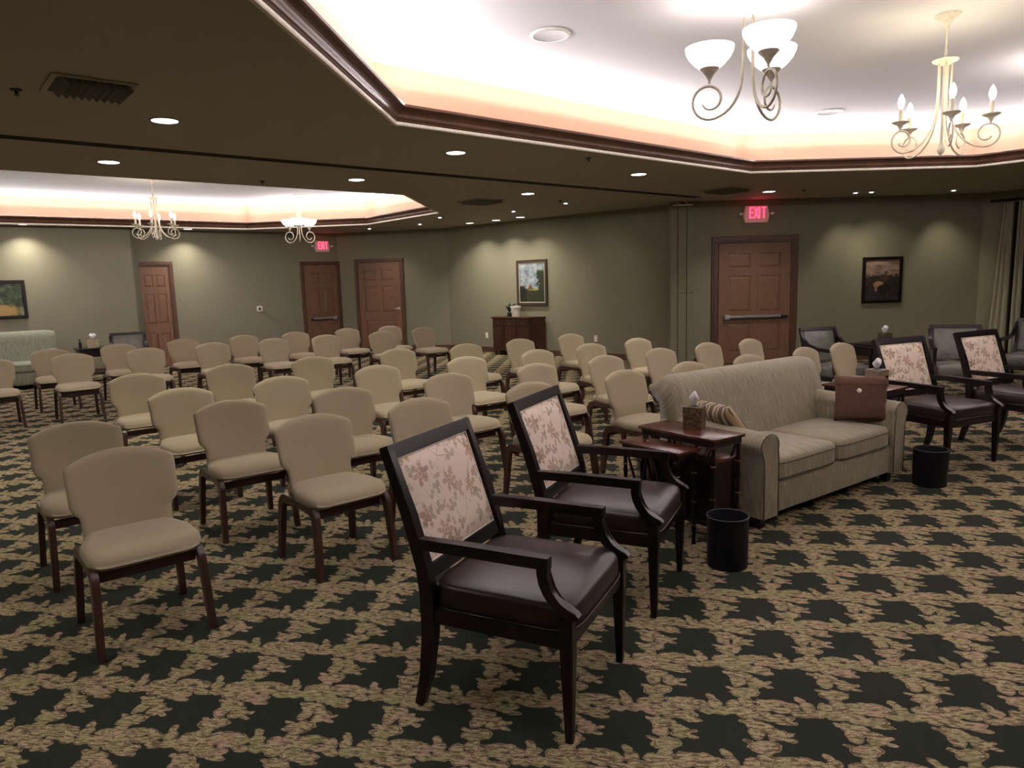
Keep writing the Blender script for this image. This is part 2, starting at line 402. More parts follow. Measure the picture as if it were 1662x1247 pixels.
def sweep(name, poly, prof, mat, smooth=False):
    """sweep profile [(inward offset, z)] round a polygon with mitred corners"""
    rings = []
    loops = [[W(u, v, z) for u, v in offset_poly(poly, d)] for d, z in prof]
    bm = bmesh.new(); n = len(poly)
    V = [[bm.verts.new(p) for p in lp] for lp in loops]
    for a in range(len(V)-1):
        for i in range(n):
            j = (i+1) % n; bm.faces.new((V[a][i], V[a][j], V[a+1][j], V[a+1][i]))
    o = mesh_obj(name, bm, mat); return struct(o)
ti = 1
for k, tray in enumerate((TRAY1, TRAY2)):
    tess('ceiling_tray', [offset_poly(tray, -.16)], ZT, TRAYC, .05)
    sweep('wall_tray', tray, [(-.16, 2.965), (-.16, ZT+.002), (-.20, ZT+.002), (-.20, 2.965)], PEACH)
    sweep('trim_%d' % ti, tray, [(-.01, 2.965), (-.01, 2.885), (.014, 2.885), (.020, 2.893), (.018, 2.912), (.0, 2.914)], WHITE); ti += 1
    prof = [(.0, 2.912), (.020, 2.914), (.026, 2.922), (.022, 2.930), (.030, 2.938), (.034, 2.950)]
    for q in range(7): a = q/6*pi/2; prof.append((.034+.056*(1-cos(a)), 2.950+.055*sin(a)))
    prof += [(.096, 3.008), (.104, 3.014), (.104, 3.034), (.085, 3.038), (.070, 3.030), (-.16, 3.030)]
    sweep('trim_%d' % ti, tray, prof, CROWN); ti += 1
# baseboards
for i, nm in ((0, 'painting_side'), (1, 'far_corner'), (2, 'back'), (4, 'bump'), (7, 'right'), (8, 'exit_side')):
    a, b = room[i], room[(i+1) % len(room)]
    wallbox('baseboard_'+nm, a, b, 0.0, .12, .01, lift=.016, mat=BASEW)
# folding partition track in the soffit and its pocket
A_, B_ = W(-6, 7.28), W(10.35, 7.36)
e_ = (B_-A_).normalized(); n_ = Vector((-e_.y, e_.x, 0))
for dd in (-.045, .045):
    bm = bmesh.new()
    for s0, s1 in ((0, 1),):
        pts = [A_+n_*(dd-.012), B_+n_*(dd-.012), B_+n_*(dd+.012), A_+n_*(dd+.012)]
        v0 = [bm.verts.new((p.x, p.y, ZS-.012)) for p in pts]; v1 = [bm.verts.new((p.x, p.y, ZS+.01)) for p in pts]
        bm.faces.new(v0); bm.faces.new(v1)
        for i in range(4): bm.faces.new((v0[i], v0[(i+1) % 4], v1[(i+1) % 4], v1[i]))
    struct(mesh_obj('trim_%d' % ti, bm, GREY)); ti += 1
pk = wall_thing('partition_track_bracket', 'pale metal bracket of the partition track above the dark pocket, below the soffit', 'bracket', Q0, QP, .22, ZS-.07)
bm = bmesh.new(); box(bm, -.17, .17, .0, .10, 0, .02, .003); mesh_obj('plate', bm, WHITEP, pk)
for x in (-.09, .05): bm = bmesh.new(); tube(bm, [(x, .05, .02), (x+.06, .06, .068)], .012, 6); mesh_obj('roller_arm', bm, WHITEP, pk)
for x0, x1 in ((.012, .135), (.150, .295), (.310, .43)):
    pp = wall_thing('trim_%d' % ti, '', '', Q0, QP, 0, 0, kind='structure'); ti += 1
    A, e, n = on_wall(Q0, QP)
    sgn = 1 if e.dot(n.cross(Vector((0, 0, 1)))) > 0 else -1
    for z0, z1 in ((0.0, 1.30), (1.306, 2.83)):
        bm = bmesh.new(); a, b = sorted((sgn*x0, sgn*x1)); box(bm, a, b, 0, .022, z0, z1, .003); mesh_obj('pocket_panel', bm, WALL, pp)

# ------------------------------------------------------------------ doors
def local_sign(a, b):
    A, e, n = on_wall(a, b); return 1 if e.dot(n.cross(Vector((0, 0, 1)))) > 0 else -1
dcount = [0]
def door(a, b, s0, s1, H, hw, flip=False, exit_bar=False, cw=.12):
    """s0,s1 along the wall; hw: 'bar' or 'lever'"""
    dcount[0] += 1; sg = local_sign(a, b); sc = (s0+s1)/2; wd = abs(s1-s0)
    r = wall_thing('door_%d' % dcount[0], '', '', a, b, sc, 0, kind='structure')
    hx = wd/2
    # casing
    for x0, x1 in ((-hx-cw, -hx), (hx, hx+cw)):
        bm = bmesh.new(); box(bm, x0, x1, 0, .03, 0, H+cw, .006); mi = (x0+x1)/2
        box(bm, mi-cw*.22, mi+cw*.22, .03, .042, 0, H+cw-.03, .005); mesh_obj('casing', bm, CASEW, r)
    bm = bmesh.new(); box(bm, -hx-cw, hx+cw, 0, .032, H, H+cw, .006); box(bm, -hx-cw*.9, hx+cw*.9, .032, .045, H+cw*.25, H+cw*.7, .005); mesh_obj('casing', bm, CASEW, r)
    # leaf: stiles, rails, raised panels
    g = .006; x0, x1 = -hx+g, hx-g; st = wd*.135; mid = wd*.055
    bm = bmesh.new(); Y0, Y1 = .0, .022
    box(bm, x0, x1, 0, .008, .01, H-g)
    box(bm, x0, x0+st, Y0, Y1, .01, H-g, .003); box(bm, x1-st, x1, Y0, Y1, .01, H-g, .003)
    rails = [(.01, H*.10), (H*.338, H*.435), (H*.728, H*.795), (H*.913, H-g)]
    for z0, z1 in rails: box(bm, x0+st-.002, x1-st+.002, Y0, Y1-.0008, z0, z1, .003)
    leaf = mesh_obj('door_leaf', bm, DOORW, r)
    for z0, z1 in zip([q[1] for q in rails], [q[0] for q in rails[1:]]):
        bm = bmesh.new(); box(bm, -mid, mid, Y0, Y1-.0004, z0-.002, z1+.002, .003); mesh_obj('mullion', bm, DOORW, leaf)
        for xa, xb in ((x0+st, -mid), (mid, x1-st)):
            bm = bmesh.new()
            iw = .045
            vs0 = [(xa+.01, .0085, z0+.01), (xb-.01, .0085, z0+.01), (xb-.01, .0085, z1-.01), (xa+.01, .0085, z1-.01)]
            vs1 = [(xa+iw, .0185, z0+iw), (xb-iw, .0185, z0+iw), (xb-iw, .0185, z1-iw), (xa+iw, .0185, z1-iw)]
            loft(bm, [vs0, vs1]); mesh_obj('raised_panel', bm, DOORW, leaf)
    if hw == 'bar':
        bm = bmesh.new(); zb = H*.375
        box(bm, x0+.05, x1-.10, .028, .075, zb, zb+.05, .006); bar = mesh_obj('push_bar', bm, BLACKP, r)
        bm = bmesh.new(); box(bm, x0+.18, x1-.14, .05, .088, zb+.018, zb+.062, .008); mesh_obj('crossbar', bm, CHROME, bar)
        bm = bmesh.new(); box(bm, x0+.09, x0+.19, .028, .095, zb-.005, zb+.08, .01) if not flip else box(bm, x1-.19, x1-.09, .028, .095, zb-.005, zb+.08, .01)
        mesh_obj('latch_head', bm, CHROME, bar)
    elif hw == 'lever':
        xh = (x0+.07) if flip else (x1-.07)
        bm = bmesh.new(); lathe(bm, [(0, 0), (.032, 0), (.032, .012), (.012, .016), (.012, .05), (0, .05)], 14)
        bmesh.ops.rotate(bm, verts=bm.verts, matrix=Matrix.Rotation(-pi/2, 3, 'X')); bmesh.ops.translate(bm, verts=bm.verts, vec=(xh, .022, 1.02))
        hd = mesh_obj('door_handle', bm, CHROME, r)
        bm = bmesh.new(); dx = .11 if flip else -.11; tube(bm, [(xh, .065, 1.02), (xh+dx*.3, .072, 1.022), (xh+dx, .068, 1.015)], .009, 8); mesh_obj('lever', bm, CHROME, hd)
    return r
EX = (Q0, (14.85, 4.55)); SIDE = (QS, (10.1, 14.3)); CHM = ((10.1, 14.3), (8.4, 16.6)); BCK = ((8.4, 16.6), (3.8, 16.6)); BMP = ((3.8, 16.3), (-6, 16.3)); RGT = ((14.85, 4.55), (14.85, -7.0))
fl_ex = local_sign(*EX) < 0
door(*EX, .428, 1.731, 2.16, 'bar', flip=local_sign(*EX) < 0)
door(*CHM, 1.216, 2.328, 2.16, 'lever', flip=True, cw=.09)
door(*BCK, .05, .925, 2.14, 'bar', flip=False, cw=.08)
door(*BCK, 3.977, 4.56, 2.14, None, cw=.10)

# ------------------------------------------------------------------ exit signs
def exit_sign(a, b, s, z, wd, ht, label):
    r = wall_thing('exit_sign', label, 'exit sign', a, b, s, z, group=None)
    bm = bmesh.new(); hw = wd/2
    poly = [(-hw*.92, 0), (hw*.92, 0), (hw*1.08, ht*.38), (hw*.92, ht), (-hw*.92, ht), (-hw*1.08, ht*.38)]
    prism(bm, poly, 0, .07, 'y', .006); mesh_obj('housing', bm, SIGNB, r)
    lw = wd*.165; lh = ht*.66; z0 = ht*.26; xs = [-hw*.62, -hw*.20, hw*.16, hw*.42]; t_ = lw*.28
    sx = -1   # seen from the room, local +x runs to the left
    def bar(bm, x0, x1, za, zb): box(bm, min(sx*x0, sx*x1), max(sx*x0, sx*x1), .0705, .078, za, zb)
    def letter(nm, fn):
        bm = bmesh.new(); fn(bm); mesh_obj('letter', bm, GLOW_EXIT, r)
    x = xs[0]
    def E_(bm):
        bar(bm, x, x+t_, z0, z0+lh)
        for q in (0, .5, 1): bar(bm, x+t_*.9, x+lw, z0+(lh-t_)*q, z0+(lh-t_)*q+t_)
    letter('e', E_)
    def X_(bm):
        x = xs[1]
        for p in (((x, z0), (x+lw, z0+lh)), ((x, z0+lh), (x+lw, z0))):
            poly = strip([(sx*p[0][0]+0, p[0][1]), (sx*p[1][0], p[1][1])], t_); prism(bm, poly, .0705, .078, 'y')
    letter('x', X_)
    letter('i', lambda bm: bar(bm, xs[2]+t_*.2, xs[2]+t_*1.2, z0, z0+lh))
    def T_(bm):
        x = xs[3]; bar(bm, x, x+lw*1.05, z0+lh-t_, z0+lh); bar(bm, x+lw*.525-t_/2, x+lw*.525+t_/2, z0, z0+lh-t_*.9)
    letter('t', T_)
    for sgn in (-1, 1):
        bm = bmesh.new(); tube(bm, [(sgn*hw*1.0, .035, ht*.55), (sgn*(hw+.05), .05, ht*.5)], .008, 6)
        lathe(bm, [(0, -.02), (.018, -.02), (.032, .02), (0, .022)], 12, (sgn*(hw+.07), .06, ht*.52)); mesh_obj('emergency_lamp', bm, WHITEP, r)
    P = r.matrix_basis @ Vector((0, .16, ht*.55))
    return r
exit_sign(*EX, 1.08, 2.50, .42, .29, 'glowing red exit sign above the wide exit door beside the partition pocket')
exit_sign(*BCK, .42, 2.45, .36, .26, 'glowing red exit sign above the back wall door with a push bar')
A, e, n = on_wall(*EX); P = A+e*1.08+n*.25; lamp('exit_glow', 'POINT', (P.x, P.y, 2.70), .8, (1, .03, .1), shadow_soft_size=.08)
A, e, n = on_wall(*BCK); P = A+e*.42+n*.25; lamp('exit_glow', 'POINT', (P.x, P.y, 2.65), .5, (1, .03, .1), shadow_soft_size=.08)

# ------------------------------------------------------------------ framed paintings
def m_paint(kind):
    t = NT('painted_canvas_'+kind); o = t.obj(); s = t.new('ShaderNodeSeparateXYZ'); t.l.new(o, s.inputs[0])
    x, z = t.math('MULTIPLY', s.outputs[0], -1.0), s.outputs[2]
    warp = t.noise(o, 14, 5, .7); fine = t.noise(o, 30, 3)
    if kind == 'tower':      # cloudy sky, pointed barn, bright meadow, dark trees
        cloud = t.ramp(t.noise(t.mapping(o, scale=(3, 3, 4)), 1.6, 5, .6), [(.35, (0.10, 0.14, 0.20, 1)), (.55, (0.30, 0.34, 0.36, 1)), (.7, (0.50, 0.47, 0.44, 1))])
        gnd = t.ramp(fine, [(.35, (0.006, 0.009, 0.006, 1)), (.65, (0.05, 0.06, 0.02, 1))])
        hz = t.math('MULTIPLY_ADD', warp, .10, .31)
        c = t.mix(t.smooth(t.math('SUBTRACT', z, hz), -.01, .015), gnd, cloud)
        mead = t.math('MULTIPLY', t.smooth(t.math('ABSOLUTE', t.math('SUBTRACT', z, .345)), .028, .012), t.smooth(x, -.16, -.05)); c = t.mix(mead, c, (0.32, 0.30, 0.07, 1))
        roof = t.smooth(t.math('ADD', t.math('MULTIPLY', t.math('ABSOLUTE', t.math('ADD', x, .05)), 1.6), t.math('SUBTRACT', z, .48)), .01, -.01)
        roof = t.math('MULTIPLY', roof, t.smooth(z, .33, .345)); c = t.mix(roof, c, (0.14, 0.085, 0.045, 1))
        tr = t.math('ADD', t.math('MULTIPLY', t.math('SUBTRACT', warp, .5), .45), x); c = t.mix(t.math('MULTIPLY', t.smooth(tr, .13, .17), t.smooth(z, .80, .72)), c, (0.02, 0.03, 0.012, 1))
        c = t.mix(t.math('MULTIPLY', t.smooth(t.math('SUBTRACT', .0, tr), .15, .19), t.smooth(z, .46, .40)), c, (0.012, 0.015, 0.01, 1))
    elif kind == 'figure':   # dusky sky over a dark moor with a small indistinct animal and rider
        sky = t.ramp(t.noise(t.mapping(o, scale=(2, 2, 6)), 2, 4), [(.35, (0.16, 0.10, 0.08, 1)), (.65, (0.36, 0.25, 0.20, 1))])
        gnd = t.ramp(fine, [(.35, (0.01, 0.009, 0.01, 1)), (.7, (0.06, 0.045, 0.035, 1))])
        hz = t.math('MULTIPLY_ADD', warp, .25, .37)
        c = t.mix(t.smooth(t.math('SUBTRACT', z, hz), -.02, .02), gnd, sky)
        for (cx, cz, rx, rz, col) in ((-.06, .33, .09, .06, (0.36, 0.20, 0.10, 1)), (.06, .44, .05, .07, (0.08, 0.04, 0.03, 1)), (.07, .54, .028, .03, (0.10, 0.06, 0.05, 1)), (-.10, .27, .03, .07, (0.25, 0.14, 0.08, 1)), (.04, .25, .12, .08, (0.015, 0.012, 0.015, 1))):
            q = t.vmath('LENGTH', t.vmath('MULTIPLY', t.vmath('ADD', o, (cx, 0, -cz)), (1/rx, 0, 1/rz)), out=1)
            c = t.mix(t.smooth(t.math('ADD', q, t.math('MULTIPLY', warp, .6)), 1.45, 1.15), c, col)
    else:                    # woodland with a sandy track
        gr = t.ramp(t.noise(o, 6, 4, .6), [(.35, (0.01, 0.015, 0.012, 1)), (.55, (0.05, 0.075, 0.035, 1)), (.7, (0.18, 0.20, 0.15, 1))])
        q = t.vmath('LENGTH', t.vmath('MULTIPLY', t.vmath('ADD', o, (.0, 0, -.14)), (2.2, 0, 7)), out=1)
        c = t.mix(t.smooth(t.math('ADD', q, t.math('MULTIPLY', warp, .8)), 1.5, 1.1), gr, (0.34, 0.22, 0.08, 1))
    t.base(c, .45, .4); return t.m
PFR = plain('dark_bronze_frame', (0.035, 0.022, 0.012, 1), .5)
LINER = plain('pale_linen_liner', (0.42, 0.36, 0.27, 1), .8)
def painting(name_label, a, b, s, z, wd, ht, mat, liner=None, fw=.06):
    r = wall_thing('framed_painting', name_label, 'painting', a, b, s, z)
    hw = wd/2
    bm = bmesh.new()
    for x0, x1, z0, z1 in ((-hw, -hw+fw, 0, ht), (hw-fw, hw, 0, ht), (-hw+fw*.98, hw-fw*.98, 0, fw), (-hw+fw*.98, hw-fw*.98, ht-fw, ht)):
        box(bm, x0, x1, 0, .035, z0, z1, .006)
    mesh_obj('frame', bm, BLACKW if not liner else PFR, r)
    if liner:
        bm = bmesh.new(); q = fw-.002; l = .022
        for x0, x1, z0, z1 in ((-hw+q, -hw+q+l, q, ht-q), (hw-q-l, hw-q, q, ht-q), (-hw+q, hw-q, q, q+l), (-hw+q, hw-q, ht-q-l, ht-q)): box(bm, x0, x1, 0, .024, z0, z1, .003)
        mesh_obj('liner', bm, LINER, r)
    bm = bmesh.new(); box(bm, -hw+fw*.9, hw-fw*.9, .004, .014, fw*.9, ht-fw*.9); mesh_obj('canvas', bm, mat, r)
    return r
painting('tall landscape painting of a steep-roofed barn in a dark frame, above the console', *SIDE, 3.295, 1.07, .86, .98, m_paint('tower'), True)
painting('dark framed dusky painting hanging to the right of the wide exit door', *EX, 3.38, 1.02, .72, .82, m_paint('figure'), fw=.055)
painting('black framed woodland painting on the left wall above the pale green sofa', *BMP, 2.52, 1.19, 1.05, .71, m_paint('woods'), fw=.055)

# small wall fittings
r = wall_thing('thermostat', 'small square white thermostat with a dark display on the back wall', 'thermostat', *BCK, 2.065, 1.08)
bm = bmesh.new(); box(bm, -.065, .065, 0, .025, 0, .13, .006); mesh_obj('case', bm, WHITEP, r)
bm = bmesh.new(); box(bm, -.028, .028, .025, .03, .035, .09, .003); mesh_obj('display', bm, BLACKP, r)
for s, z, lab in ((4.72, .32, 'white wall outlet to the left of the dark console cabinet'), (1.636, .34, 'white wall outlet to the right of the console, behind the chair backs')):
    r = wall_thing('wall_outlet', lab, 'outlet', *SIDE, s, z)
    bm = bmesh.new(); box(bm, -.04, .04, 0, .008, 0, .13, .003); mesh_obj('cover_plate', bm, WHITEP, r)
    for q in (.04, .09): bm = bmesh.new(); box(bm, -.018, .018, .008, .011, q-.014, q+.014, .003); mesh_obj('socket', bm, WHITEP, r)

# ------------------------------------------------------------------ soffit fittings
def downlight(p, label, rad=.095, watt=DOWN_W):
    r = thing('recessed_downlight', label, 'downlight', (p.x, p.y, ZS), 0, 'recessed round downlights in the soffit')
    bm = bmesh.new(); lathe(bm, [(rad+.018, .0), (rad+.016, -.006), (rad+.002, -.005), (rad, -.002)], 24); mesh_obj('trim_ring', bm, SOFFIT, r, True)
    bm = bmesh.new(); lathe(bm, [(0.0001, -.0045), (rad, -.0045), (rad, -.002), (0.0001, -.002)], 24); mesh_obj('lens', bm, GLOW_CAN, r)
    lamp('downlight_lamp', 'AREA', (p.x, p.y, ZS-.02), watt, (1, .92, .80), shape='DISK', size=rad*1.7, spread=radians(115))
for (u, v, lab) in ((1.70, 6.07, 'round lit downlight in the near left soffit beside the air vent'), (1.74, 8.23, 'round lit downlight just beyond the track at the left, before the far tray edge'),
                    (4.46, 8.18, 'round lit downlight beyond the track above the middle of the far tray edge'), (4.43, 6.05, 'round lit downlight in the soffit left of centre, nearest the crown moulding'),
                    (7.33, 6.11, 'round lit downlight under the long crown moulding, right of centre'), (7.38, 8.29, 'round lit downlight beyond the track right of the far tray'),
                    (10.78, 6.32, 'round lit downlight in front of the exit sign over the wide door'), (1.86, 15.98, 'round lit downlight near the left painting wall'),
                    (4.8, 15.98+.25, 'round lit downlight behind the far candle chandelier')):
    if v > 16.1: v = 16.22
    downlight(W(u, v), lab, .095 if v < 15 else .085)
for (u, v, lab) in ((9.75, 12.9, 'leftmost of three round downlights near the painting wall'), (9.85, 12.1, 'middle of three round downlights near the painting wall'), (9.88, 11.35, 'rightmost of three round downlights near the painting wall')):
    downlight(W(u, v), lab, .085)
for (u, v, lab) in ((-1.05, 6.07, 'added unseen fill downlight in the soffit left of the frame'), (-1.05, 3.2, 'added unseen fill downlight in the soffit left of the camera'), (-1.05, 0.2, 'added unseen fill downlight in the soffit behind the camera'), (-1.05, 8.23, 'added unseen fill downlight beyond the track, left of the frame'), (-3.8, 6.07, 'added unseen fill downlight at the far left of the room, outside the frame'), (13.5, 2.6, 'added unseen fill downlight near the window, right of the frame'), (13.5, -.4, 'added unseen fill downlight by the right wall, behind the frame edge')):  # unseen downlights added outside the view to brighten the foreground and right side
    downlight(W(u, v), lab)
def spot(p, label, target):
    r = thing('picture_spotlight', label, 'spotlight', (p.x, p.y, ZS), 0, 'small adjustable spotlights in the soffit')
    bm = bmesh.new(); lathe(bm, [(.075, 0), (.072, -.006), (.05, -.005), (.045, -.001)], 18); mesh_obj('trim_ring', bm, SOFFIT, r, True)
    bm = bmesh.new(); lathe(bm, [(0.0001, -.012), (.025, -.012), (.032, -.001)], 14); mesh_obj('lamp_face', bm, GLOW_BULB, r)
    d = Vector(target)-Vector((p.x, p.y, ZS-.03))
    l = lamp('spot_lamp', 'SPOT', (p.x, p.y, ZS-.03), SPOT_W*6, (1, .88, .68), d, spot_size=radians(74), spot_blend=1.0, shadow_soft_size=.04)
def wp(seg, s, z):
    A, e, n = on_wall(*seg); P = A+e*s; return (P.x, P.y, z)
for (u, v, lab, tg) in ((8.88, 9.01, 'small bright spotlight nearest the partition pocket, in front of the painting wall', wp(SIDE, 1.6, 1.2)), (8.94, 10.46, 'second small spotlight from the partition pocket', wp(SIDE, 2.7, 1.5)),
                        (8.34, 12.01, 'small spotlight beside the right tip of the far tray', wp(SIDE, 3.4, 1.5)), (8.85, 13.52, 'small spotlight in front of the left hand end of the painting wall', wp(SIDE, 5.0, 1.2)),
                        (8.4, 14.94, 'small spotlight above the door with the lever handle', wp(CHM, 1.2, 1.0)), (12.41, 5.69, 'small spotlight in the soffit above the dusky painting, left of a pair', wp(EX, 2.8, 1.3)),
                        (12.57, 5.50, 'small spotlight in the soffit above the dusky painting, right of a pair', wp(EX, 3.6, 1.3)), (13.75, 4.66, 'small spotlight in the soffit at the right, by the curtain', wp(EX, 4.6, 1.2))):
    spot(W(u, v), lab, tg)
for (u, v, lab, tg) in ((2.4, 15.2, 'small spotlight in the soffit left of the far tray, over the woodland painting', wp(BMP, 1.2, 1.4)),):
    lamp('wash_lamp', 'SPOT', W(1.9, 15.98, ZS-.03), SPOT_W*1.4, (1, .88, .68), Vector(wp(BMP, 1.4, 1.0))-W(1.9, 15.98, ZS), spot_size=radians(110), spot_blend=1.0, shadow_soft_size=.05)

VENTM = plain('dull_bronze_louvre', (0.10, 0.092, 0.075, 1), .5)
def vent(p, label, s=.30, ang=40):
    r = thing('ceiling_air_vent', label, 'air vent', (p.x, p.y, ZS), radians(ang))
    bm = bmesh.new()
    for x0, x1, y0, y1 in ((-s, -s+.035, -s, s), (s-.035, s, -s, s), (-s+.03, s-.03, -s, -s+.035), (-s+.03, s-.03, s-.035, s)): box(bm, x0, x1, y0, y1, -.012, .0, .003)
    mesh_obj('frame', bm, SOFFIT, r)
    bm = bmesh.new(); box(bm, -s+.02, s-.02, -s+.02, s-.02, -.004, -.001); mesh_obj('backing', bm, GREY, r)
    for k in range(9):
        y = -s+.06+k*(2*s-.12)/8
        bm = bmesh.new(); vs = [(-s+.03, y, -.004), (s-.03, y, -.004), (s-.03, y+.035, -.045), (-s+.03, y+.035, -.045)]; vs2 = [(a, b+.004, c) for a, b, c in vs]
        loft(bm, [vs, vs2]); mesh_obj('louvre', bm, VENTM, r)
vent(W(1.06, 5.34), 'square louvred air vent in the near left soffit by a downlight', .235, -50)
vent(W(7.3, 9.35), 'square louvred air vent in the soffit beyond the track, right of the far tray', .28, -50)
vent(W(9.85, 6.5), 'square louvred air vent in the soffit left of the exit sign', .28, -50)
def sprinkler(p, label):
    r = thing('sprinkler_head', label, 'sprinkler', (p.x, p.y, ZS), 0)
    bm = bmesh.new(); lathe(bm, [(.035, 0), (.032, -.008), (.010, -.010), (.010, -.03), (0.0001, -.031)], 14); mesh_obj('escutcheon', bm, GREY, r, True)
    bm = bmesh.new(); lathe(bm, [(0.0001, -.034), (.018, -.036), (.016, -.039), (0.0001, -.040)], 12); mesh_obj('deflector', bm, GREY, r)
for u, v, lab in ((.71, 5.65, 'dark sprinkler head at the far left of the near soffit'), (3.52, 8.81, 'dark sprinkler head at the edge of the far tray'), (5.85, 5.57, 'dark sprinkler head in the soffit under the long crown moulding'),
                  (11.1, 5.9, 'dark sprinkler head in the soffit right of the exit sign'), (8.5, 8.75, 'dark sprinkler head beside the nearest small spotlight')):
    sprinkler(W(u, v), lab)
for (x, y, lab, R_) in ((.36, 5.62, 'round white ceiling speaker in the bright tray, left of the bowl chandelier', .15), (3.69, 8.48, 'round white ceiling speaker in the bright tray between the chandeliers', .15), (-4.05, 14.5, 'round white ceiling speaker in the far tray', .15)):
    r = thing('ceiling_speaker', lab, 'speaker', (x, y, ZT), 0)
    bm = bmesh.new(); lathe(bm, [(R_, 0), (R_*.98, -.010), (R_*.86, -.012)], 28); mesh_obj('rim', bm, WHITEP, r, True)
    bm = bmesh.new(); lathe(bm, [(R_*.86, -.012), (R_*.8, -.008), (0.0001, -.006)], 28); mesh_obj('grille', bm, TRAYC, r, True)

# ------------------------------------------------------------------ chandeliers
def scroll(R, zb, top, k=1.0, n=34):
    """arm: down from the hub, sweep out, up and curl back under the cup (x radial, z)"""
    pts = [(.035, top), (.04, top*.55+zb*.45), (.045, zb+.26)]
    cx, cz, r0 = R-.045*k, zb+.125*k, .125*k
    # sweep from hub down to bottom of the big loop
    b0 = (cx-.0, zb)
    for q in range(1, 9):
        a = q/9; x = .045+(b0[0]-.045)*(1-cos(a*pi/2)) ; z = zb+(.26)*(1-sin(a*pi/2))
        pts.append((x, z))
    for q in range(n):
        a = -pi/2 + q/(n-1)*2*pi*1.18; r = r0*(1-.62*(q/(n-1))**1.0)
        pts.append((cx+r*cos(a)*1.0, cz-(.0)+r*sin(a)))
    return pts
def bowl_chandelier(x, y, ang0, label, zb=2.64, R=.27, k=4, mat=IRON):
    r = thing('bowl_chandelier', label, 'chandelier', (x, y, zb), radians(ang0)); H = ZT-zb
    bm = bmesh.new(); lathe(bm, [(0.0001, H-.03), (.03, H-.035), (.075, H-.012), (.08, H-.001)], 20); mesh_obj('canopy', bm, mat, r, True)
    bm = bmesh.new(); tube(bm, [(0, 0, H-.03), (0, 0, H-.10)], .010, 8); mesh_obj('stem', bm, mat, r, True)
    bm = bmesh.new(); lathe(bm, [(0.0001, H-.13), (.04, H-.13), (.075, H-.10), (.10, H-.055), (.096, H-.052), (.07, H-.09), (.035, H-.12), (0.0001, H-.12)], 22); mesh_obj('upper_glass_dish', bm, GLOW_BOWL, r, True)
    for i in range(k):
        a = 2*pi*i/k; ca, sa = cos(a), sin(a)
        pts = [(px*ca, px*sa, pz) for px, pz in scroll(R, 0.0, H-.14)]
        bm = bmesh.new(); tube(bm, pts, [.009]*(len(pts)-12)+[.009-.0003*q for q in range(12)], 7); mesh_obj('scroll_arm', bm, mat, r, 'all')
        cx, cy = (R-.045)*ca, (R-.045)*sa; z0 = .255
        bm = bmesh.new(); lathe(bm, [(.008, z0-.02), (.010, z0), (.016, z0+.01), (.030, z0+.035), (.062, z0+.065), (.066, z0+.075), (.058, z0+.078), (0.0001, z0+.06)], 18, (cx, cy, 0)); cup = mesh_obj('cup', bm, mat, r, True)
        bm = bmesh.new(); z1 = z0+.07
        lathe(bm, [(.060, z1), (.098, z1+.030), (.136, z1+.072), (.156, z1+.112), (.160, z1+.138), (.155, z1+.138), (.149, z1+.11), (.128, z1+.076), (.092, z1+.038), (.055, z1+.008)], 26, (cx, cy, 0)); mesh_obj('glass_bowl', bm, GLOW_BOWL, r, 'all')
        P = Matrix.Translation((x, y, zb)) @ Matrix.Rotation(radians(ang0), 4, 'Z') @ Vector((cx, cy, z1+.17))
        lamp('bowl_lamp', 'POINT', P, BOWL_W, (1, .88, .74), shadow_soft_size=.06)
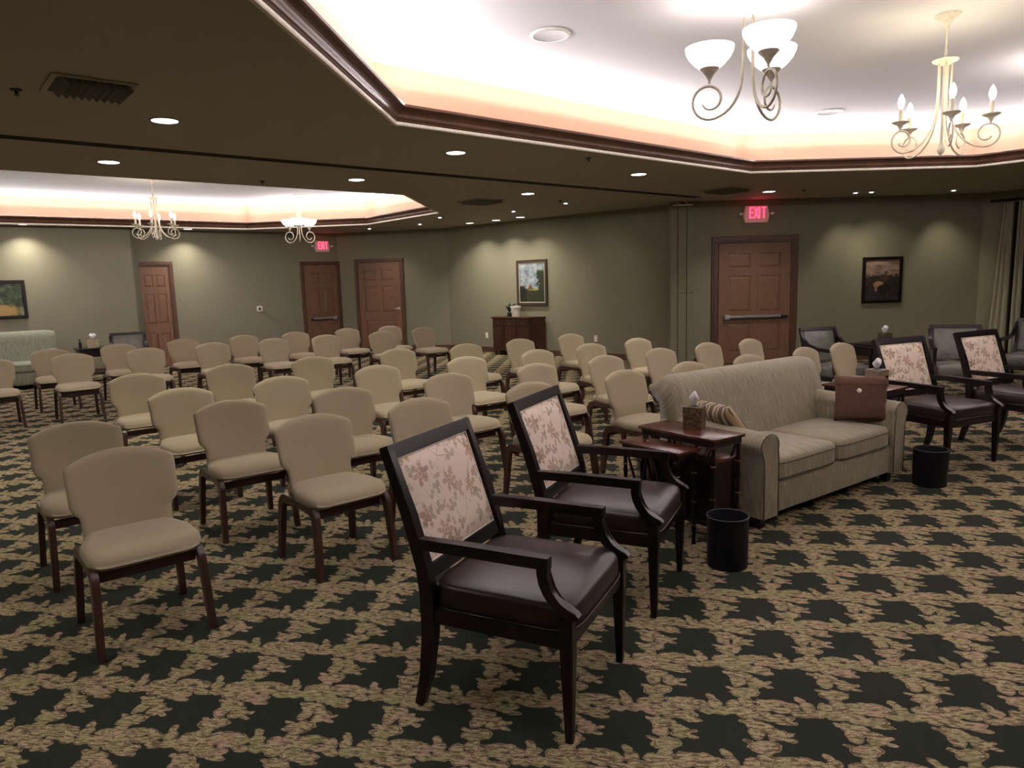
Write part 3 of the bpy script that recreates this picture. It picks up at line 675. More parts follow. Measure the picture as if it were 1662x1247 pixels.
def candle_chandelier(x, y, ang0, label, zb=2.42, R=.34, k=5, mat=IRONL, power=CANDLE_W):
    r = thing('candle_chandelier', label, 'chandelier', (x, y, zb), radians(ang0)); H = ZT-zb
    bm = bmesh.new(); lathe(bm, [(0.0001, H-.10), (.012, H-.095), (.022, H-.06), (.055, H-.03), (.085, H-.012), (.088, H-.001)], 22); mesh_obj('canopy', bm, mat, r, True)
    zt = .66
    bm = bmesh.new(); tube(bm, [(0, 0, H-.09), (0, 0, zt+.09)], .006, 6); mesh_obj('chain', bm, mat, r)
    bm = bmesh.new(); tube(bm, [(.03*cos(t), 0, zt+.04+.05*sin(t)) for t in [i*2*pi/16 for i in range(17)]], .005, 6); mesh_obj('hanging_ring', bm, mat, r)
    bm = bmesh.new(); lathe(bm, [(0.0001, zt-.03), (.03, zt-.025), (.05, zt-.012), (.082, zt), (.086, zt+.01), (.07, zt+.014), (.03, zt+.004), (0.0001, zt+.012)], 22); mesh_obj('crown_plate', bm, mat, r, True)
    bm = bmesh.new(); lathe(bm, [(.012, zt-.02), (.010, .12), (.012, .09), (.022, .06), (.026, .04), (.018, .02), (0.0001, 0)], 14); mesh_obj('centre_finial', bm, mat, r, True)
    for i in range(k):
        a = 2*pi*i/k; ca, sa = cos(a), sin(a)
        pts = [(.045, zt), (.042, zt*.7), (.045, .36)]
        b0 = (R-.06, .03)
        for q in range(1, 10):
            t_ = q/10; pts.append((.045+(b0[0]-.045)*(1-cos(t_*pi/2)), .03+.33*(1-sin(t_*pi/2))))
        cx, cz = R-.06, .12
        for q in range(30):
            an = -pi/2+q/29*2*pi*1.15; rr = .09*(1-.62*q/29); pts.append((cx+rr*cos(an), cz+rr*sin(an)))
        bm = bmesh.new(); tube(bm, [(px*ca, px*sa, pz) for px, pz in pts], .0065, 7); mesh_obj('scroll_arm', bm, mat, r, 'all')
        X, Y = (R-.04)*ca, (R-.04)*sa; z0 = .185
        bm = bmesh.new(); lathe(bm, [(.006, z0), (.012, z0+.02), (.022, z0+.04), (.058, z0+.06), (.060, z0+.066), (.02, z0+.062), (0.0001, z0+.06)], 18, (X, Y, 0)); mesh_obj('bobeche', bm, mat, r, True)
        bm = bmesh.new(); lathe(bm, [(.014, z0+.06), (.0135, z0+.155), (0.0001, z0+.157)], 12, (X, Y, 0)); cs = mesh_obj('candle_sleeve', bm, mat, r, True)
        bm = bmesh.new(); lathe(bm, [(.008, z0+.155), (.018, z0+.175), (.024, z0+.20), (.020, z0+.225), (.010, z0+.25), (0.0001, z0+.262)], 14, (X, Y, 0)); mesh_obj('flame_bulb', bm, GLOW_BULB, r, 'all')
        P = Matrix.Translation((x, y, zb)) @ Matrix.Rotation(radians(ang0), 4, 'Z') @ Vector((X*1.0, Y*1.0, z0+.31))
        lamp('candle_lamp', 'POINT', P, power, (1, .86, .60), shadow_soft_size=.03)
bowl_chandelier(1.62, 4.95, 158, 'bowl chandelier of glowing glass shades on bronze scrolls, left of the near candle chandelier', R=.30, k=3)
candle_chandelier(3.20, 5.45, -110, 'candle chandelier with five flame bulbs in the near tray, right of the bowl chandelier', power=3)
candle_chandelier(-5.62, 11.75, -75, 'cream candle chandelier in the far left tray', zb=2.42, k=6)
bowl_chandelier(-4.25, 15.0, -75, 'glowing bowl chandelier with curled arms in the far tray, near the exit sign', zb=2.52, mat=IRONL, k=3)
bowl_chandelier(4.92, 6.55, 190, 'bowl chandelier cut off by the right edge of the frame', zb=2.52, k=3)

# ------------------------------------------------------------------ stacking chairs
def chair_proto():
    r = thing('stacking_chair', 'x', 'chair')
    # seat: shaped cushion with notched rear corners
    bm = bmesh.new(); rings = []
    def outline(f, z, sh=0):
        pts = []
        n = 64
        for k in range(n):
            t = 2*pi*k/n; c, s = cos(t), sin(t); e = 9.0
            x = math.copysign(abs(c)**(2/e), c); y = math.copysign(abs(s)**(2/e), s)
            yy = y*.235*f+.035; hw = .243
            if yy < .02: hw = .243-.042*min(1, (.02-yy)/.03)
            if yy > .2: hw = .243-.018*((yy-.2)/.07)
            zz = z - (.035*max(0, (yy-.16)/.11)**2 if sh else .012*max(0, (yy-.16)/.11)**2)
            pts.append((x*hw*f, yy, zz))
        return pts
    for f, z, sh in ((.93, .400, 0), (.985, .405, 0), (1.0, .420, 0), (1.0, .435, 1), (.985, .452, 1), (.94, .464, 1), (.8, .472, 1), (.45, .475, 1)): rings.append(outline(f, z, sh))
    loft(bm, rings); mesh_obj('seat', bm, CHAIR, r, 'all')
    # contoured back
    bm = bmesh.new(); rings = []; N = 36
    zs = [.40, .44, .48, .515, .545, .57, .595, .63, .68, .73, .775, .805, .825, .836, .84]
    for i, z in enumerate(zs):
        hw = .203+.042*(1/(1+math.exp(-(z-.560)/.009))) + .004*max(0, (z-.6))/.2
        tt = 1.0
        if z > .81: tt = sqrt(max(0.03, 1-((z-.81)/.031)**2)); hw *= (.955+.045*tt)
        if z < .44: tt = .8
        yc = -.135-.085*min(1, max(0, (z-.42)/.42))**1.0 - .02*math.exp(-((z-.50)/.06)**2)*0
        th = .024*tt+.001
        ring = []
        for k in range(N):
            h_ = N//2; s = 1 if k < h_ else -1; q = (k % h_+.5)/h_*2-1; q = math.copysign(1-(1-abs(q))**1.5, q)*.999 if abs(q) > .0 else 0
            x = -s*hw*q; dy = s*th*(1-abs(q)**7)**.5
            crest = -.062*(abs(x)/.247)**2.3*min(1, max(0, (z-.60)/.24))**1.2
            wing = .038*(x/.247)**2
            ring.append((x, yc+wing+dy, z+crest))
        rings.append(ring)
    loft(bm, rings); mesh_obj('backrest', bm, CHAIR, r, 'all')
    # bentwood legs: inverted U on each side, front and rear half
    for sx in (-1, 1):
        X = sx*.222
        for fr in (1, -1):
            pts = []
            ft = (.285 if fr > 0 else -.225)
            pts = [(ft, .0), (ft-.018*fr, .17), (ft-.034*fr, .31)]
            cxx = ft-.034*fr-.055*fr
            for q in range(1, 6):
                a = q/5*pi/2; pts.append((cxx+.055*fr*cos(a), .33+.055*sin(a)))
            pts.append((.03, .386))
            bm = bmesh.new(); w_ = [.038, .044, .050]+[.050]*5+[.042]
            prism(bm, strip(pts, w_), -.016, .016, 'x', .004)
            # splay the leg outward towards the floor
            for v in bm.verts: v.co.x += X + sx*.016*(1-v.co.z/.39)
            mesh_obj('leg', bm, LEGW, r, True)
    bm = bmesh.new(); box(bm, -.215, .215, .165, .187, .318, .366, .004); mesh_obj('front_rail', bm, LEGW, r)
    bm = bmesh.new(); box(bm, -.215, .215, -.155, -.135, .33, .37, .004); mesh_obj('rear_rail', bm, LEGW, r)
    bm = bmesh.new(); box(bm, -.03, .03, -.14, .17, .372, .402, .004); mesh_obj('seat_support', bm, LEGW, r)
    return r
proto = chair_proto()
ord_ = ['first', 'second', 'third', 'fourth', 'fifth', 'sixth', 'seventh', 'eighth', 'ninth']
rows = [
 ('the front row nearest the armchairs', [(-1.96, 3.48), (-1.21, 4.27), (-.64, 4.77), (.13, 5.38), (.93, 5.94), (1.58, 6.40), (2.26, 6.84), (3.02, 7.37), (3.56, 7.72)]),
 ('the second row from the front', [(-2.64, 4.25), (-1.97, 4.93), (-1.30, 5.41), (-.56, 6.09), (.22, 6.63), (.93, 7.15), (1.60, 7.74), (2.25, 8.22), (2.84, 8.54)]),
 ('the third row from the front', [(-2.64, 5.65), (-2.02, 6.22), (-1.31, 6.88), (-.48, 7.44), (.28, 7.99), (.94, 8.56), (1.60, 9.11)]),
 ('the fourth row from the front', [(-3.56, 6.76), (-2.93, 7.41), (-2.22, 7.95), (-1.38, 8.63), (-.58, 9.05), (.11, 9.58), (.84, 10.19)]),
 ('the fifth row, beyond the wide aisle', [(-6.47, 8.88), (-5.74, 9.35), (-5.09, 9.97), (-4.42, 10.60), (-3.69, 11.14), (-2.99, 11.57), (-2.17, 12.04), (-1.57, 12.91)]),
 ('the last row, nearest the back wall', [(-6.58, 10.23), (-5.96, 10.88), (-5.32, 11.64), (-4.52, 12.12), (-3.79, 12.62), (-3.01, 13.20), (-2.29, 13.59)])]
first = True; aa = 40
for rn, lst in rows:
    for i, (x, y) in enumerate(lst):
        a = aa + random.uniform(-2, 2); f = Vector((sin(radians(a)), -cos(radians(a))))
        if rn.startswith('the front') and i == 1: a = 41
        c = proto if first else copy_tree(proto); first = False
        c.location = (x+f.x*.20, y+f.y*.20, 0); c.rotation_euler = (0, 0, face_rot(a))
        tag(c, 'tan upholstered stacking chair, %s from the left in %s' % (ord_[i], rn), 'chair', 'tan stacking chairs set out in rows')

# ------------------------------------------------------------------ open-arm chairs with floral backs
def armchair_proto():
    r = thing('open_armchair', 'x', 'armchair')
    y0 = .31
    for sx in (-1, 1):
        X0, X1 = (sx*.270, sx*.312) if sx > 0 else (sx*.312, sx*.270)
        # rear post: splayed foot, raked back
        pts = [(-.635+y0, 0), (-.600+y0, .12), (-.575+y0, .30), (-.575+y0, .45), (-.590+y0, .56), (-.645+y0, .75), (-.735+y0, 1.0)]
        bm = bmesh.new(); prism(bm, strip(pts, [.034, .044, .056, .056, .050, .046, .040]), X0, X1, 'x', .004)
        mesh_obj('rear_post', bm, BLACKW, r, True)
        # front leg, tapered
        bm = bmesh.new(); cx = sx*.291
        loft(bm, [[(cx-h, .0+y0-.02-h, z), (cx+h, y0-.02-h, z), (cx+h, y0-.02+h, z), (cx-h, y0-.02+h, z)] for z, h in ((0, .0135), (.33, .0235), (.46, .0235))])
        bmesh.ops.bevel(bm, geom=[e for e in bm.edges], offset=.003, segments=2, affect='EDGES'); mesh_obj('front_leg', bm, BLACKW, r, True)
        # armrest with S-curved front support
        bm = bmesh.new(); prism(bm, strip([(-.615+y0, .648), (-.40+y0, .650), (-.20+y0, .648), (-.082+y0, .646)], [.042, .042, .042, .042]), X0-.002, X1+.002, 'x', .005)
        ar = mesh_obj('armrest', bm, BLACKW, r, True)
        pts = [(-.107+y0, .630)]
        for q in range(0, 9):
            a = q/8*pi/2; pts.append((-.107+.125*(1-cos(a))+y0, .605-.130*sin(a)))
        pts.append((.024+y0, .472))
        pts = [(-.105+y0, .63), (-.105+y0, .605), (-.100+y0, .575), (-.088+y0, .545), (-.070+y0, .520), (-.045+y0, .499), (-.018+y0, .483), (.004+y0, .472), (.012+y0, .462)]
        bm = bmesh.new(); prism(bm, strip(pts, [.040, .040, .038, .036, .035, .035, .035, .036, .036]), X0, X1, 'x', .004)
        mesh_obj('arm_support', bm, BLACKW, ar, True)
    # seat rail and leather seat
    bm = bmesh.new(); box(bm, -.292, .292, .262, .302, .345, .408, .004); mesh_obj('front_seat_rail', bm, BLACKW, r)
    for sx in (-1, 1):
        bm = bmesh.new(); a, b = sorted((sx*.305, sx*.280)); box(bm, a, b, -.28, .285, .345, .405, .004); mesh_obj('side_seat_rail', bm, BLACKW, r)
    bm = bmesh.new(); box(bm, -.27, .27, -.292, -.262, .345, .42, .004); mesh_obj('rear_seat_rail', bm, BLACKW, r)
    bm = bmesh.new(); rings = []
    for f, z, ff in ((.97, .395, 0), (1.0, .405, 0), (1.004, .44, 0), (1.0, .47, .2), (.985, .487, .5), (.94, .499, .9), (.82, .508, 1), (.55, .518, 1), (.2, .522, 1)):
        ring = superring(.298*f, .292*f, z, 44, 7, 0, .020)
        rings.append([(x, y, z_) for x, y, z_ in ring])
    loft(bm, rings); mesh_obj('leather_seat', bm, LEATHER, r, 'all')
    bm = bmesh.new(); rp = superring(.302, .296, .408, 48, 7, 0, .020); tube(bm, rp+[rp[0]], .004, 6); mesh_obj('welting', bm, LEATHER, r, 'all')
    # back frame and upholstered panel, in a raked plane
    def bp(x, s, d):   # s: 0 bottom .. 1 top along the rake, d: forward of the plane
        z = .535+s*.455; yy = -.588+y0 + (-.735+.588)*s; n = Vector((0, .455, .147)).normalized()
        return (x, yy+n.y*d, z+n.z*d)
    def rail(name, s0, s1, x0, x1, d0, d1, mat, bev=.004):
        bm = bmesh.new(); vs = [bp(x, s, d) for d in (d0, d1) for x, s in ((x0, s0), (x1, s0), (x1, s1), (x0, s1))]
        loft(bm, [vs[:4], vs[4:]])
        bmesh.ops.bevel(bm, geom=bm.edges[:], offset=bev, segments=2, affect='EDGES'); return mesh_obj(name, bm, mat, r, True)
    rail('top_rail', .915, 1.03, -.305, .305, -.022, .024, BLACKW)
    rail('bottom_rail', -.07, .045, -.285, .285, -.020, .020, BLACKW)
    # cushion panel, domed
    bm = bmesh.new(); nx, nz = 12, 14; G = []
    for i in range(nz+1):
        row = []
        for j in range(nx+1):
            x = -.262+.524*j/nx; s = .05+.862*i/nz
            ex = 1-abs(2*j/nx-1)**6; ez = 1-abs(2*i/nz-1)**6
            row.append(bm.verts.new(bp(x, s, .012+.022*ex*ez)))
        G.append(row)
    for i in range(nz):
        for j in range(nx): bm.faces.new((G[i][j], G[i][j+1], G[i+1][j+1], G[i+1][j]))
    mesh_obj('floral_back_panel', bm, FLORAL, r, 'all')
    bm = bmesh.new(); vs = [bp(x, s, d) for d in (-.016, .012) for x, s in ((-.265, .04), (.265, .04), (.265, .92), (-.265, .92))]; loft(bm, [vs[:4], vs[4:]]); mesh_obj('outer_back', bm, FLORAL, r)
    bm = bmesh.new(); cr = [bp(x, s, .015) for x, s in ((-.258, .055), (.258, .055), (.258, .905), (-.258, .905), (-.258, .055))]
    pts = []
    for p, q in zip(cr, cr[1:]): pts += [tuple(Vector(p).lerp(Vector(q), t/6)) for t in range(6)]
    tube(bm, pts+[pts[0]], .0035, 6); mesh_obj('piping', bm, WHITE, r, 'all')
    return r
ap = armchair_proto()
arms = [((.032, 2.694), 64, 'dark open armchair with floral back and leather seat, nearest the camera'),
        ((.502, 3.604), 65, 'dark open armchair with floral back standing between the nearest armchair and the nesting tables'),
        ((3.60, 5.95), 23, 'dark floral-backed armchair just right of the sofa behind a wastebasket'),
        ((4.60, 6.42), 26, 'dark floral-backed armchair at the right edge of the frame')]
for i, ((x, y), a, lab) in enumerate(arms):
    c = ap if i == 0 else copy_tree(ap)
    c.location = (x, y, 0); c.rotation_euler = (0, 0, face_rot(a)); tag(c, lab, 'armchair', 'dark armchairs with floral backs')

# ------------------------------------------------------------------ sofas
def sofa_make(label, loc, a, wd, mat, cushions=2, foot=True, depth=.86, hb=.92, side_mat=None):
    r = thing('sofa', label, 'sofa', loc, face_rot(a)); hw = wd/2
    # local: x across, +y front, back at y=-depth/2
    yf = depth/2; yb = -depth/2
    at = .17   # arm thickness
    bm = bmesh.new(); box(bm, -hw+at-.02, hw-at+.02, yb+.05, yf-.03, .085, .30, .015, 3); mesh_obj('base', bm, mat, r, True)
    # scroll back
    bm = bmesh.new()
    prof = [(yb+.30, .22), (yb+.25, .42), (yb+.20, .60), (yb+.165, .74), (yb+.140, .82), (yb+.11, .875), (yb+.055, .908), (yb-.005, .905), (yb-.05, .872), (yb-.068, .83), (yb-.055, .79), (yb-.02, .77), (yb+.015, .74), (yb+.03, .60), (yb+.03, .10), (yb+.28, .10)]
    prof = [(p, q if q < .5 else .5+(q-.5)*(hb-.5)/.41) for p, q in prof]
    rings = []
    nx = 14
    for k in range(nx+1):
        x = -hw+.0+(wd-.0)*k/nx; e = min(k, nx-k)
        sh = {0: .93, 1: .985}.get(e, 1.0); cyy = sum(p for p, q in prof)/len(prof)
        rings.append([(x if e else x*(1.0), cyy+(p-cyy)*sh, (q-.1)*(.97 if e == 0 else 1)+.1) for p, q in prof])
    loft(bm, rings); mesh_obj('back', bm, mat, r, 'all')
    # rolled arms
    for sx in (-1, 1):
        bm = bmesh.new()
        pr = [(-.085, .085), (-.085, .44), (-.078, .50)]
        for q in range(0, 13):
            an = radians(200)-q/12*radians(235); pr.append((.012+.088*cos(an)*1.05, .545+.075*sin(an)))
        pr += [(.072, .46), (.068, .40), (.068, .085)]
        # roll flares outward: mirror so the big lobe leans outside
        X = sx*(hw-at/2)
        rings = []
        ys = [yb+.04, yb+.10, yf-.05, yf-.012, yf]
        for y in ys:
            sh = .0 if y < yf-.02 else (.004 if y < yf else .012)
            top = -.0+(.035*(1-(y-yb)/(depth)))
            rings.append([(X+sx*(px*(1-sh*3)), y, pz*(1-sh)+(top if pz > .45 else 0)) for px, pz in pr])
        loft(bm, rings); mesh_obj('arm', bm, side_mat or mat, r, True)
        bm = bmesh.new(); fr = [(X+sx*px*.97, yf+.001, pz) for px, pz in pr]; tube(bm, fr, .004, 6); mesh_obj('welting', bm, PIPE, r, 'all')
    # seat cushions
    cw = (wd-2*at-.0)/cushions
    for k in range(cushions):
        cx = -hw+at+cw*(k+.5)
        bm = bmesh.new(); rings = []
        for f, z in ((.95, .292), (.985, .298), (1.0, .315), (1.0, .40), (.99, .425), (.95, .442), (.82, .452), (.5, .460), (.1, .462)):
            rings.append(superring(cw/2*f, (depth-.27)/2*f, z, 44, 9, cx, .125))
        loft(bm, rings); cu = mesh_obj('seat_cushion', bm, mat, r, 'all')
        for zz in (.312, .408):
            bm = bmesh.new(); rp = superring(cw/2*1.0, (depth-.27)/2*1.004, zz, 44, 9, cx, .125); tube(bm, rp+[rp[0]], .0035, 5); mesh_obj('piping', bm, PIPE, cu, 'all')
    for sx in (-1, 1):
        for y in (yf-.09, yb+.12):
            bm = bmesh.new(); X = sx*(hw-.10); loft(bm, [[(X-h, y-h, z), (X+h, y-h, z), (X+h, y+h, z), (X-h, y+h, z)] for z, h in ((0, .026), (.09, .036))]); mesh_obj('foot', bm, BLACKW, r)
    return r
# centre from the near front corner (1.534,4.267): along (cos37,sin37) half the width, back by half the depth
fa = radians(36); ex = Vector((cos(fa), sin(fa))); fwd = Vector((sin(fa), -cos(fa)))
Pn = Vector((1.520, 4.275)); SW = 1.80; cc = Pn+ex*(SW/2)-fwd*.43
sofa_make('sage striated fabric sofa with rolled arms and two seat cushions, centre right', (cc.x, cc.y, 0), 36, SW, SOFA, side_mat=SOFA_SIDE)
def m_green():
    t = NT('pale_green_sofa_fabric'); o = t.obj(); s1 = t.noise(t.mapping(o, scale=(30, 30, 2)), 1.6, 3)
    t.base(t.ramp(s1, [(.35, (0.20, 0.21, 0.15, 1)), (.65, (0.26, 0.28, 0.20, 1))]), .7, .2); return t.m
sofa_make('pale green fabric sofa against the left wall, partly out of frame', (-9.0, 12.35, 0), 36, 2.05, m_green(), hb=.98)

# throw pillows
def pillow(label, loc, rot, wd, ht, mat, extras=None):
    r = thing('throw_pillow', label, 'pillow', loc); r.rotation_euler = rot
    bm = bmesh.new(); n = 14; V = {}
    for side in (1, -1):
        for i in range(n+1):
            for j in range(n+1):
                u = 2*i/n-1; v = 2*j/n-1
                if side < 0 and (i in (0, n) or j in (0, n)): V[(side, i, j)] = V[(1, i, j)]; continue
                pin = 1-.05*(1-abs(u)**2)*abs(v)**4*1.2; pin2 = 1-.05*(1-abs(v)**2)*abs(u)**4*1.2
                th = .065*((1-u**4)*(1-v**4))**.5
                V[(side, i, j)] = bm.verts.new((u*wd/2*pin2, side*th, ht/2+v*ht/2*pin))
    for side in (1, -1):
        for i in range(n):
            for j in range(n):
                bm.faces.new([V[(side, a, b)] for a, b in ((i, j), (i+1, j), (i+1, j+1), (i, j+1))])
    mesh_obj('cushion', bm, mat, r, 'all')
    return r
BROWN = NT('brown_linen'); _o = BROWN.obj(); BROWN.base(BROWN.ramp(BROWN.noise(_o, 160, 3), [(.3, (0.085, 0.042, 0.030, 1)), (.7, (0.145, 0.075, 0.055, 1))]), .85, .2); BROWN = BROWN.m
def m_stripe():
    t = NT('striped_pillow_fabric'); s = t.new('ShaderNodeSeparateXYZ'); t.l.new(t.obj(), s.inputs[0])
    f = t.math('FRACT', t.math('MULTIPLY', s.outputs[0], 11.0))
    t.base(t.ramp(f, [(0, (0.10, 0.065, 0.04, 1)), (.42, (0.50, 0.40, 0.25, 1)), (.62, (0.12, 0.075, 0.05, 1)), (.80, (0.42, 0.31, 0.17, 1))], 'CONSTANT'), .6); return t.m
# local frame of the sofa
def sp(x, y, z): # sofa local (x to its left as seen from front = world +ex ...)
    return Vector((cc.x, cc.y, 0)) + Vector((-ex.x*(-x), -ex.y*(-x), 0)) + Vector((fwd.x*y, fwd.y*y, z))
P = sp(.655, .21, .462)
bp_ = pillow('square brown linen pillow with a button, at the far arm of the sage sofa', P, (radians(12), 0, face_rot(-18)), .38, .355, BROWN)
bm = bmesh.new(); lathe(bm, [(0.0001, 0), (.017, 0), (.017, .006), (0.0001, .010)], 14); bmesh.ops.rotate(bm, verts=bm.verts, matrix=Matrix.Rotation(-pi/2, 3, 'X')); bmesh.ops.translate(bm, verts=bm.verts, vec=(.02, .062, .235)); mesh_obj('button', bm, WHITEP, bp_)
bm = bmesh.new(); tube(bm, [(-.19+.38*k/10, .068*((1-(2*k/10-1)**4*.9)*(.85))**.5*.96, .285) for k in range(11)], .004, 6); mesh_obj('flap_seam', bm, BROWN, bp_)
P = sp(-.60, .03, .47)
pillow('striped tan and brown pillow leaning on the near arm of the sage sofa', P, (radians(40), radians(0), face_rot(112)), .38, .37, m_stripe())

# ------------------------------------------------------------------ nesting tables (faux-bamboo legs)
def bamboo(bm, p, q, r=.011):
    p, q = Vector(p), Vector(q); n = max(4, int((q-p).length/.02)); pts = []; rad = []
    for k in range(n+1):
        t = k/n; pts.append(p.lerp(q, t)); rad.append(r*(1.35 if k % 5 == 0 else 1.0))
    tube(bm, pts, rad, 8)
def nest_table(name, label, cx, cy, a, sx, sy, h):
    r = thing(name, label, 'table', (cx, cy, 0), face_rot(a), 'nesting side tables')
    bm = bmesh.new(); box(bm, -sx/2, sx/2, -sy/2, sy/2, h-.02, h, .005); top = mesh_obj('tabletop', bm, TABLEW, r, True)
    bm = bmesh.new(); ix, iy = sx/2-.015, sy/2-.015
    box(bm, -ix, ix, -iy, iy, h-.055, h-.0205, .003); mesh_obj('apron', bm, BLACKW, r)
    lx, ly = sx/2-.028, sy/2-.03
    for X in (-lx, lx):
        for Y in (-ly, ly):
            bm = bmesh.new(); bamboo(bm, (X, Y, 0), (X, Y, h-.05), .012); lg = mesh_obj('leg', bm, BLACKW, r, 'all')
            bm = bmesh.new()
            for z in (.12, h*.45, h*.75): lathe(bm, [(.0165, z-.004), (.018, z), (.0165, z+.004)], 10, (X, Y, 0))
            mesh_obj('gold_band', bm, GOLD, lg)
    for Y in (-ly, ly):
        pass
    for X in (-lx, lx):
        for i, (y0_, y1_) in enumerate(((-ly, -ly*.25), (ly, ly*.25), (-.02, -ly*.62), (.02, ly*.62))):
            bm = bmesh.new(); bamboo(bm, (X, y1_, .14), (X, y0_*.95, h-.055), .008); mesh_obj('lattice_rod', bm, BLACKW, r, 'all')
        bm = bmesh.new(); bamboo(bm, (X, -ly, .14), (X, ly, .14), .009); mesh_obj('stretcher', bm, BLACKW, r, 'all')
    return r
nest_table('nesting_table', 'taller dark mahogany nesting table carrying a tissue box by the sofa arm', 1.095, 4.365, 35, .285, .61, .66)
nest_table('nesting_table', 'lower dark mahogany nesting table pulled out beside the taller one', .845, 4.275, 35, .30, .50, .59) if False else None
def low_table():
    # sits partly under the taller top, shifted to its left
    nest_table('nesting_table', 'lower dark mahogany nesting table pulled out to the left of the taller one', .885, 4.285, 35, .20, .49, .59)
low_table()
r = thing('nesting_table', 'added dark nesting table under the taller one, darkening the gap between its legs', 'table', (1.095+.02, 4.365, 0), face_rot(35), 'nesting side tables')  # added table; its solid panels darken the space between the taller table's legs
bm = bmesh.new(); box(bm, -.10, .10, -.25, .25, .50, .52, .004); mesh_obj('tabletop', bm, TABLEW, r, True)
for X in (-.09, .09):
    bm = bmesh.new(); box(bm, X-.004, X+.004, -.23, .23, .10, .50, .002); mesh_obj('dark_fill_side', bm, BLACKW, r)
    for Y in (-.24, .24): bm = bmesh.new(); bamboo(bm, (X, Y, 0), (X, Y, .50), .010); mesh_obj('leg', bm, BLACKW, r, 'all')
bm = bmesh.new(); box(bm, -.09, .09, .236, .244, .10, .50, .002); mesh_obj('dark_fill_front', bm, BLACKW, r)
nest_table('side_table', 'dark side table behind the far arm of the sage sofa holding a tissue box', 2.93, 5.90, 35, .34, .56, .66)

def m_box(name, c1, c2):
    t = NT(name); n = t.noise(t.obj(), 60, 3, .7); t.base(t.ramp(n, [(.42, c1), (.55, c2)]), .45, .4); return t.m
def tissue_box(label, x, y, z, a, s, h, mat, ts=1.0):
    r = thing('tissue_box', label, 'tissue box', (x, y, z), radians(a))
    bm = bmesh.new(); box(bm, -s/2, s/2, -s/2, s/2, 0, h, .004); mesh_obj('box_cover', bm, mat, r)
    bm = bmesh.new(); lathe(bm, [(s*.26, h+.001), (s*.28, h+.003), (0.0001, h+.0035)], 16); mesh_obj('opening', bm, BLACKP, r)
    bm = bmesh.new(); rings = []; n = 18
    for k, (rr, z_) in enumerate(((.014, .003), (.024, .020), (.038, .040), (.046, .058), (.034, .074), (.012, .083))):
        rings.append([((rr*ts*(1+.28*sin(3*t+k*.5))*cos(t)), (rr*ts*.55*(1+.3*cos(2*t+k))*sin(t)), h+z_*ts+.010*ts*sin(2*t+1.0)*k/4) for t in [2*pi*i/n for i in range(n)]])
    loft(bm, rings); mesh_obj('tissue', bm, TISSUE, r, 'all')
BX1 = m_box('brown_marbled_box', (0.03, 0.018, 0.010, 1), (0.15, 0.095, 0.045, 1))
BX2 = m_box('taupe_box', (0.16, 0.12, 0.09, 1), (0.24, 0.18, 0.13, 1))
tissue_box('brown marbled tissue box on the taller nesting table', 1.135, 4.42, .6605, 62, .118, .135, BX1)
tissue_box('taupe tissue box on the side table behind the brown pillow', 2.99, 5.82, .6605, 30, .13, .14, BX2)

# wastebaskets
def basket(label, x, y, rr, h):
    r = thing('wastebasket', label, 'wastebasket', (x, y, 0))
    bm = bmesh.new(); lathe(bm, [(0.0001, 0), (rr*.96, 0), (rr*.97, .004), (rr, h-.006), (rr+.003, h), (rr-.004, h), (rr-.006, h-.01), (rr*.96-.006, .01), (0.0001, .01)], 36); mesh_obj('bucket', bm, BINM, r, True)
    bm = bmesh.new(); rp = [(rr*cos(2*pi*k/36), rr*sin(2*pi*k/36), h) for k in range(37)]; tube(bm, rp, .004, 6); mesh_obj('rim', bm, BLACKP, r, 'all')
basket('black round wastebasket in front of the nesting tables', 1.17, 3.82, .113, .285)
basket('black round wastebasket at the far front corner of the sage sofa', 3.11, 5.22, .118, .27)

# ------------------------------------------------------------------ console, plant, pot
con = wall_thing('console_cabinet', 'antique dark wood console cabinet with drawers under the tall landscape painting', 'cabinet', *SIDE, 3.62, 0, lift=.03)
cwid, ch, cd = 1.42, .84, .40
bm = bmesh.new(); prism(bm, [(-cwid/2, 0), (cwid/2, 0), (cwid/2-.16, cd), (-cwid/2+.16, cd)], ch-.035, ch, 'z', .008); mesh_obj('top', bm, CONSW, con)
bm = bmesh.new(); prism(bm, [(-cwid/2+.03, 0), (cwid/2-.03, 0), (cwid/2-.18, cd-.04), (-cwid/2+.18, cd-.04)], .13, ch-.036, 'z'); mesh_obj('body', bm, CONSW, con)
bm = bmesh.new(); prism(bm, [(-cwid/2+.015, 0), (cwid/2-.015, 0), (cwid/2-.17, cd-.02), (-cwid/2+.17, cd-.02)], .10, .14, 'z', .005); mesh_obj('plinth', bm, CONSW, con)
for k in range(3):
    x0 = -.51+k*.345; x1 = x0+.33
    bm = bmesh.new(); box(bm, x0, x1, cd-.04, cd-.022, ch-.20, ch-.06, .004); dr = mesh_obj('drawer', bm, CONSW, con)
    bm = bmesh.new(); lathe(bm, [(0.0001, 0), (.014, 0), (.01, .02), (0.0001, .022)], 10); bmesh.ops.rotate(bm, verts=bm.verts, matrix=Matrix.Rotation(-pi/2, 3, 'X')); bmesh.ops.translate(bm, verts=bm.verts, vec=((x0+x1)/2, cd-.022, ch-.13)); mesh_obj('knob', bm, GOLD, dr)
    bm = bmesh.new(); box(bm, x0, x1, cd-.04, cd-.026, .16, ch-.215, .004); box(bm, x0+.05, x1-.05, cd-.027, cd-.018, .21, ch-.265, .005); mesh_obj('door', bm, CONSW, con)
for x in (-cwid/2+.09, cwid/2-.09):
    for y in (.04, ): bm = bmesh.new(); lathe(bm, [(.02, 0), (.03, .05), (.025, .10)], 10, (x, y, 0)); mesh_obj('foot', bm, CONSW, con)
